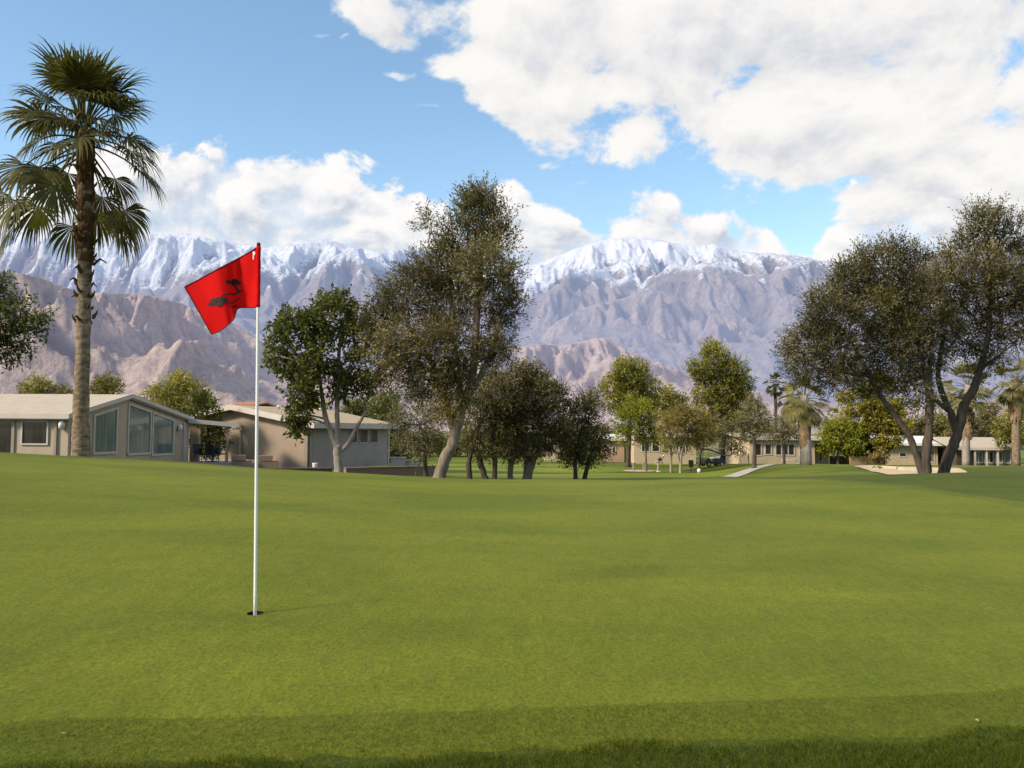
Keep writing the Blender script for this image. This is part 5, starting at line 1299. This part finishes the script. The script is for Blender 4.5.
# --- cumulus banked along the mountains
Ctop = fcurve(U, [(-400, 190), (-100, 175), (20, 175), (110, 160), (150, 150), (180, 148), (215, 140), (250, 152), (300, 156), (335, 165), (360, 184), (400, 192), (440, 206), (470, 236), (485, 215), (497, 186), (515, 182), (530, 200), (548, 212), (580, 216),
                  (610, 226), (640, 220), (660, 214), (690, 226), (710, 218), (745, 214), (768, 230), (785, 262), (805, 262), (825, 236), (850, 205), (900, 185), (960, 165), (1024, 150), (1200, 120), (1500, 160)], -1.1, 1.2)
Cp = comb(U, nt.m('MULTIPLY', V, 1.25))
n1 = nt.noise(Cp, 9, 9, .56, .25)
Cs = comb(nt.m('ADD', U, -.012), nt.m('ADD', nt.m('MULTIPLY', V, 1.25), .022))
n1s = nt.noise(Cs, 9, 9, .56, .25)
body = nt.m('ADD', nt.m('MULTIPLY', nt.m('SUBTRACT', Ctop, V), 5.2), nt.m('MULTIPLY', nt.m('SUBTRACT', n1, .5), 1.15))
m1 = nt.mapr(body, -.03, .055, smooth=True)
low = nt.mapr(nt.m('SUBTRACT', Ctop, V), .0, .11)
hole_ = nt.mapr(nt.m('SUBTRACT', n1, nt.m('MULTIPLY', low, .10)), .30, .42, smooth=True)
m1 = nt.m('MULTIPLY', m1, nt.m('MAXIMUM', hole_, .80))
sh1 = nt.m('ADD', nt.m('MULTIPLY', nt.m('SUBTRACT', n1, n1s), 3.2), nt.m('SUBTRACT', .80, nt.m('MULTIPLY', low, .42)))
c1 = nt.ramp(sh1, [(.0, (.46,.51,.61)), (.32, (.64,.68,.76)), (.58, (.86,.87,.90)), (.85, (1.0,.985,.97))])
# --- broken sheet overhead at the right
Sb = fcurve(U, [(-500, -200), (0, -120), (250, -40), (320, -10), (345, 14), (365, 46), (400, 66), (440, 90), (475, 112), (505, 128), (545, 150), (600, 158), (650, 163), (700, 174), (760, 184), (805, 194), (830, 210), (880, 226), (1000, 240), (1200, 250), (1500, 240)], -1.1, 1.2)
zz_ = nt.m('ADD', dz, .30)
Sp = comb(nt.m('DIVIDE', dx, zz_), nt.m('MULTIPLY', nt.m('DIVIDE', dy, zz_), .8), 3.0)
n2 = nt.noise(Sp, 4.6, 10, .58, .15)
Sps = comb(nt.m('ADD', nt.m('DIVIDE', dx, zz_), -.03), nt.m('ADD', nt.m('MULTIPLY', nt.m('DIVIDE', dy, zz_), .8), -.05), 3.0)
n2s = nt.noise(Sps, 4.6, 10, .58, .15)
big = nt.noise(Sp, 1.6, 3, .5)
edge = nt.m('MULTIPLY', nt.m('SUBTRACT', V, Sb), 9.5)
cov = nt.m('MINIMUM', edge, nt.m('ADD', .22, nt.m('MULTIPLY', nt.m('SUBTRACT', big, .5), .8)))
b2 = nt.m('ADD', cov, nt.m('MULTIPLY', nt.m('SUBTRACT', n2, .5), 2.5))
m2 = nt.mapr(b2, -.04, .17, smooth=True)
m2 = nt.m('MULTIPLY', m2, nt.mapr(dy, -.3, .1))
sh2 = nt.m('ADD', nt.m('ADD', .70, nt.m('MULTIPLY', nt.m('SUBTRACT', n2, n2s), 2.6)), nt.m('MULTIPLY', nt.m('SUBTRACT', big, .55), -.45))
c2 = nt.ramp(sh2, [(.05, (.55,.58,.66)), (.4, (.74,.75,.79)), (.7, (.90,.89,.88)), (.95, (.98,.96,.93))])
# --- small loose wisps
wsp = None
for px, py, rx, ry in ((427, 105, 24, 5), (585, 183, 18, 6), (545, 166, 30, 8), (320, 36, 26, 6), (395, 76, 30, 5), (625, 222, 18, 6), (400, 240, 40, 9)):
    q = at(px, py, 1.0); a = nt.m('DIVIDE', nt.m('SUBTRACT', U, q.x), rx / F); b_ = nt.m('DIVIDE', nt.m('SUBTRACT', V, q.z - EYE), ry / F)
    g_ = nt.m('SUBTRACT', 1.0, nt.m('SQRT', nt.m('ADD', nt.m('MULTIPLY', a, a), nt.m('MULTIPLY', b_, b_))))
    wsp = g_ if wsp is None else nt.m('MAXIMUM', wsp, g_)
m3 = nt.m('MULTIPLY', nt.mapr(nt.m('ADD', nt.m('MAXIMUM', wsp, -1.0), nt.m('MULTIPLY', nt.m('SUBTRACT', nt.noise(Cp, 26, 6, .6, .6), .52), 4.5)), .1, 1.3, smooth=True), .8)
# thin veil low in the sky
veil = nt.m('MULTIPLY', nt.mapr(V, .36, .16), nt.mapr(nt.noise(Cp, 4, 5, .6), .35, .8, 0, .35))
col = nt.mix(m1, nt.mix(m3, (.80,.85,.92), (.90,.91,.94)), c1)
col = nt.mix(m2, col, c2)
mask = nt.m('MAXIMUM', nt.m('MAXIMUM', m1, m2), nt.m('MAXIMUM', m3, veil))
mask = nt.m('MULTIPLY', mask, nt.mapr(dz, -.02, .02))
cb = nt.n('ShaderNodeBackground'); nt.put(cb.inputs[0], col); cb.inputs[1].default_value = 1.0
mxs = nt.n('ShaderNodeMixShader'); nt.put(mxs.inputs[0], mask); nt.L.new(bg.outputs[0], mxs.inputs[1]); nt.L.new(cb.outputs[0], mxs.inputs[2]); nt.L.new(mxs.outputs[0], out.inputs[0])
try: w.cycles.sampling_method = 'MANUAL'; w.cycles.sample_map_resolution = 512
except Exception: pass

scene.view_settings.view_transform = 'Standard'; scene.view_settings.look = 'None'; scene.view_settings.exposure = 0; scene.view_settings.gamma = 1
scene.render.engine = 'CYCLES'
cy_ = scene.cycles
cy_.max_bounces = 6; cy_.diffuse_bounces = 3; cy_.glossy_bounces = 2; cy_.transmission_bounces = 4; cy_.transparent_max_bounces = 6
cy_.use_denoising = True; cy_.denoiser = 'OPENIMAGEDENOISE'; cy_.denoising_input_passes = 'RGB_ALBEDO_NORMAL'; cy_.denoising_prefilter = 'ACCURATE'; cy_.caustics_reflective = False; cy_.caustics_refractive = False
cy_.sample_clamp_indirect = 8
scene.render.film_transparent = False
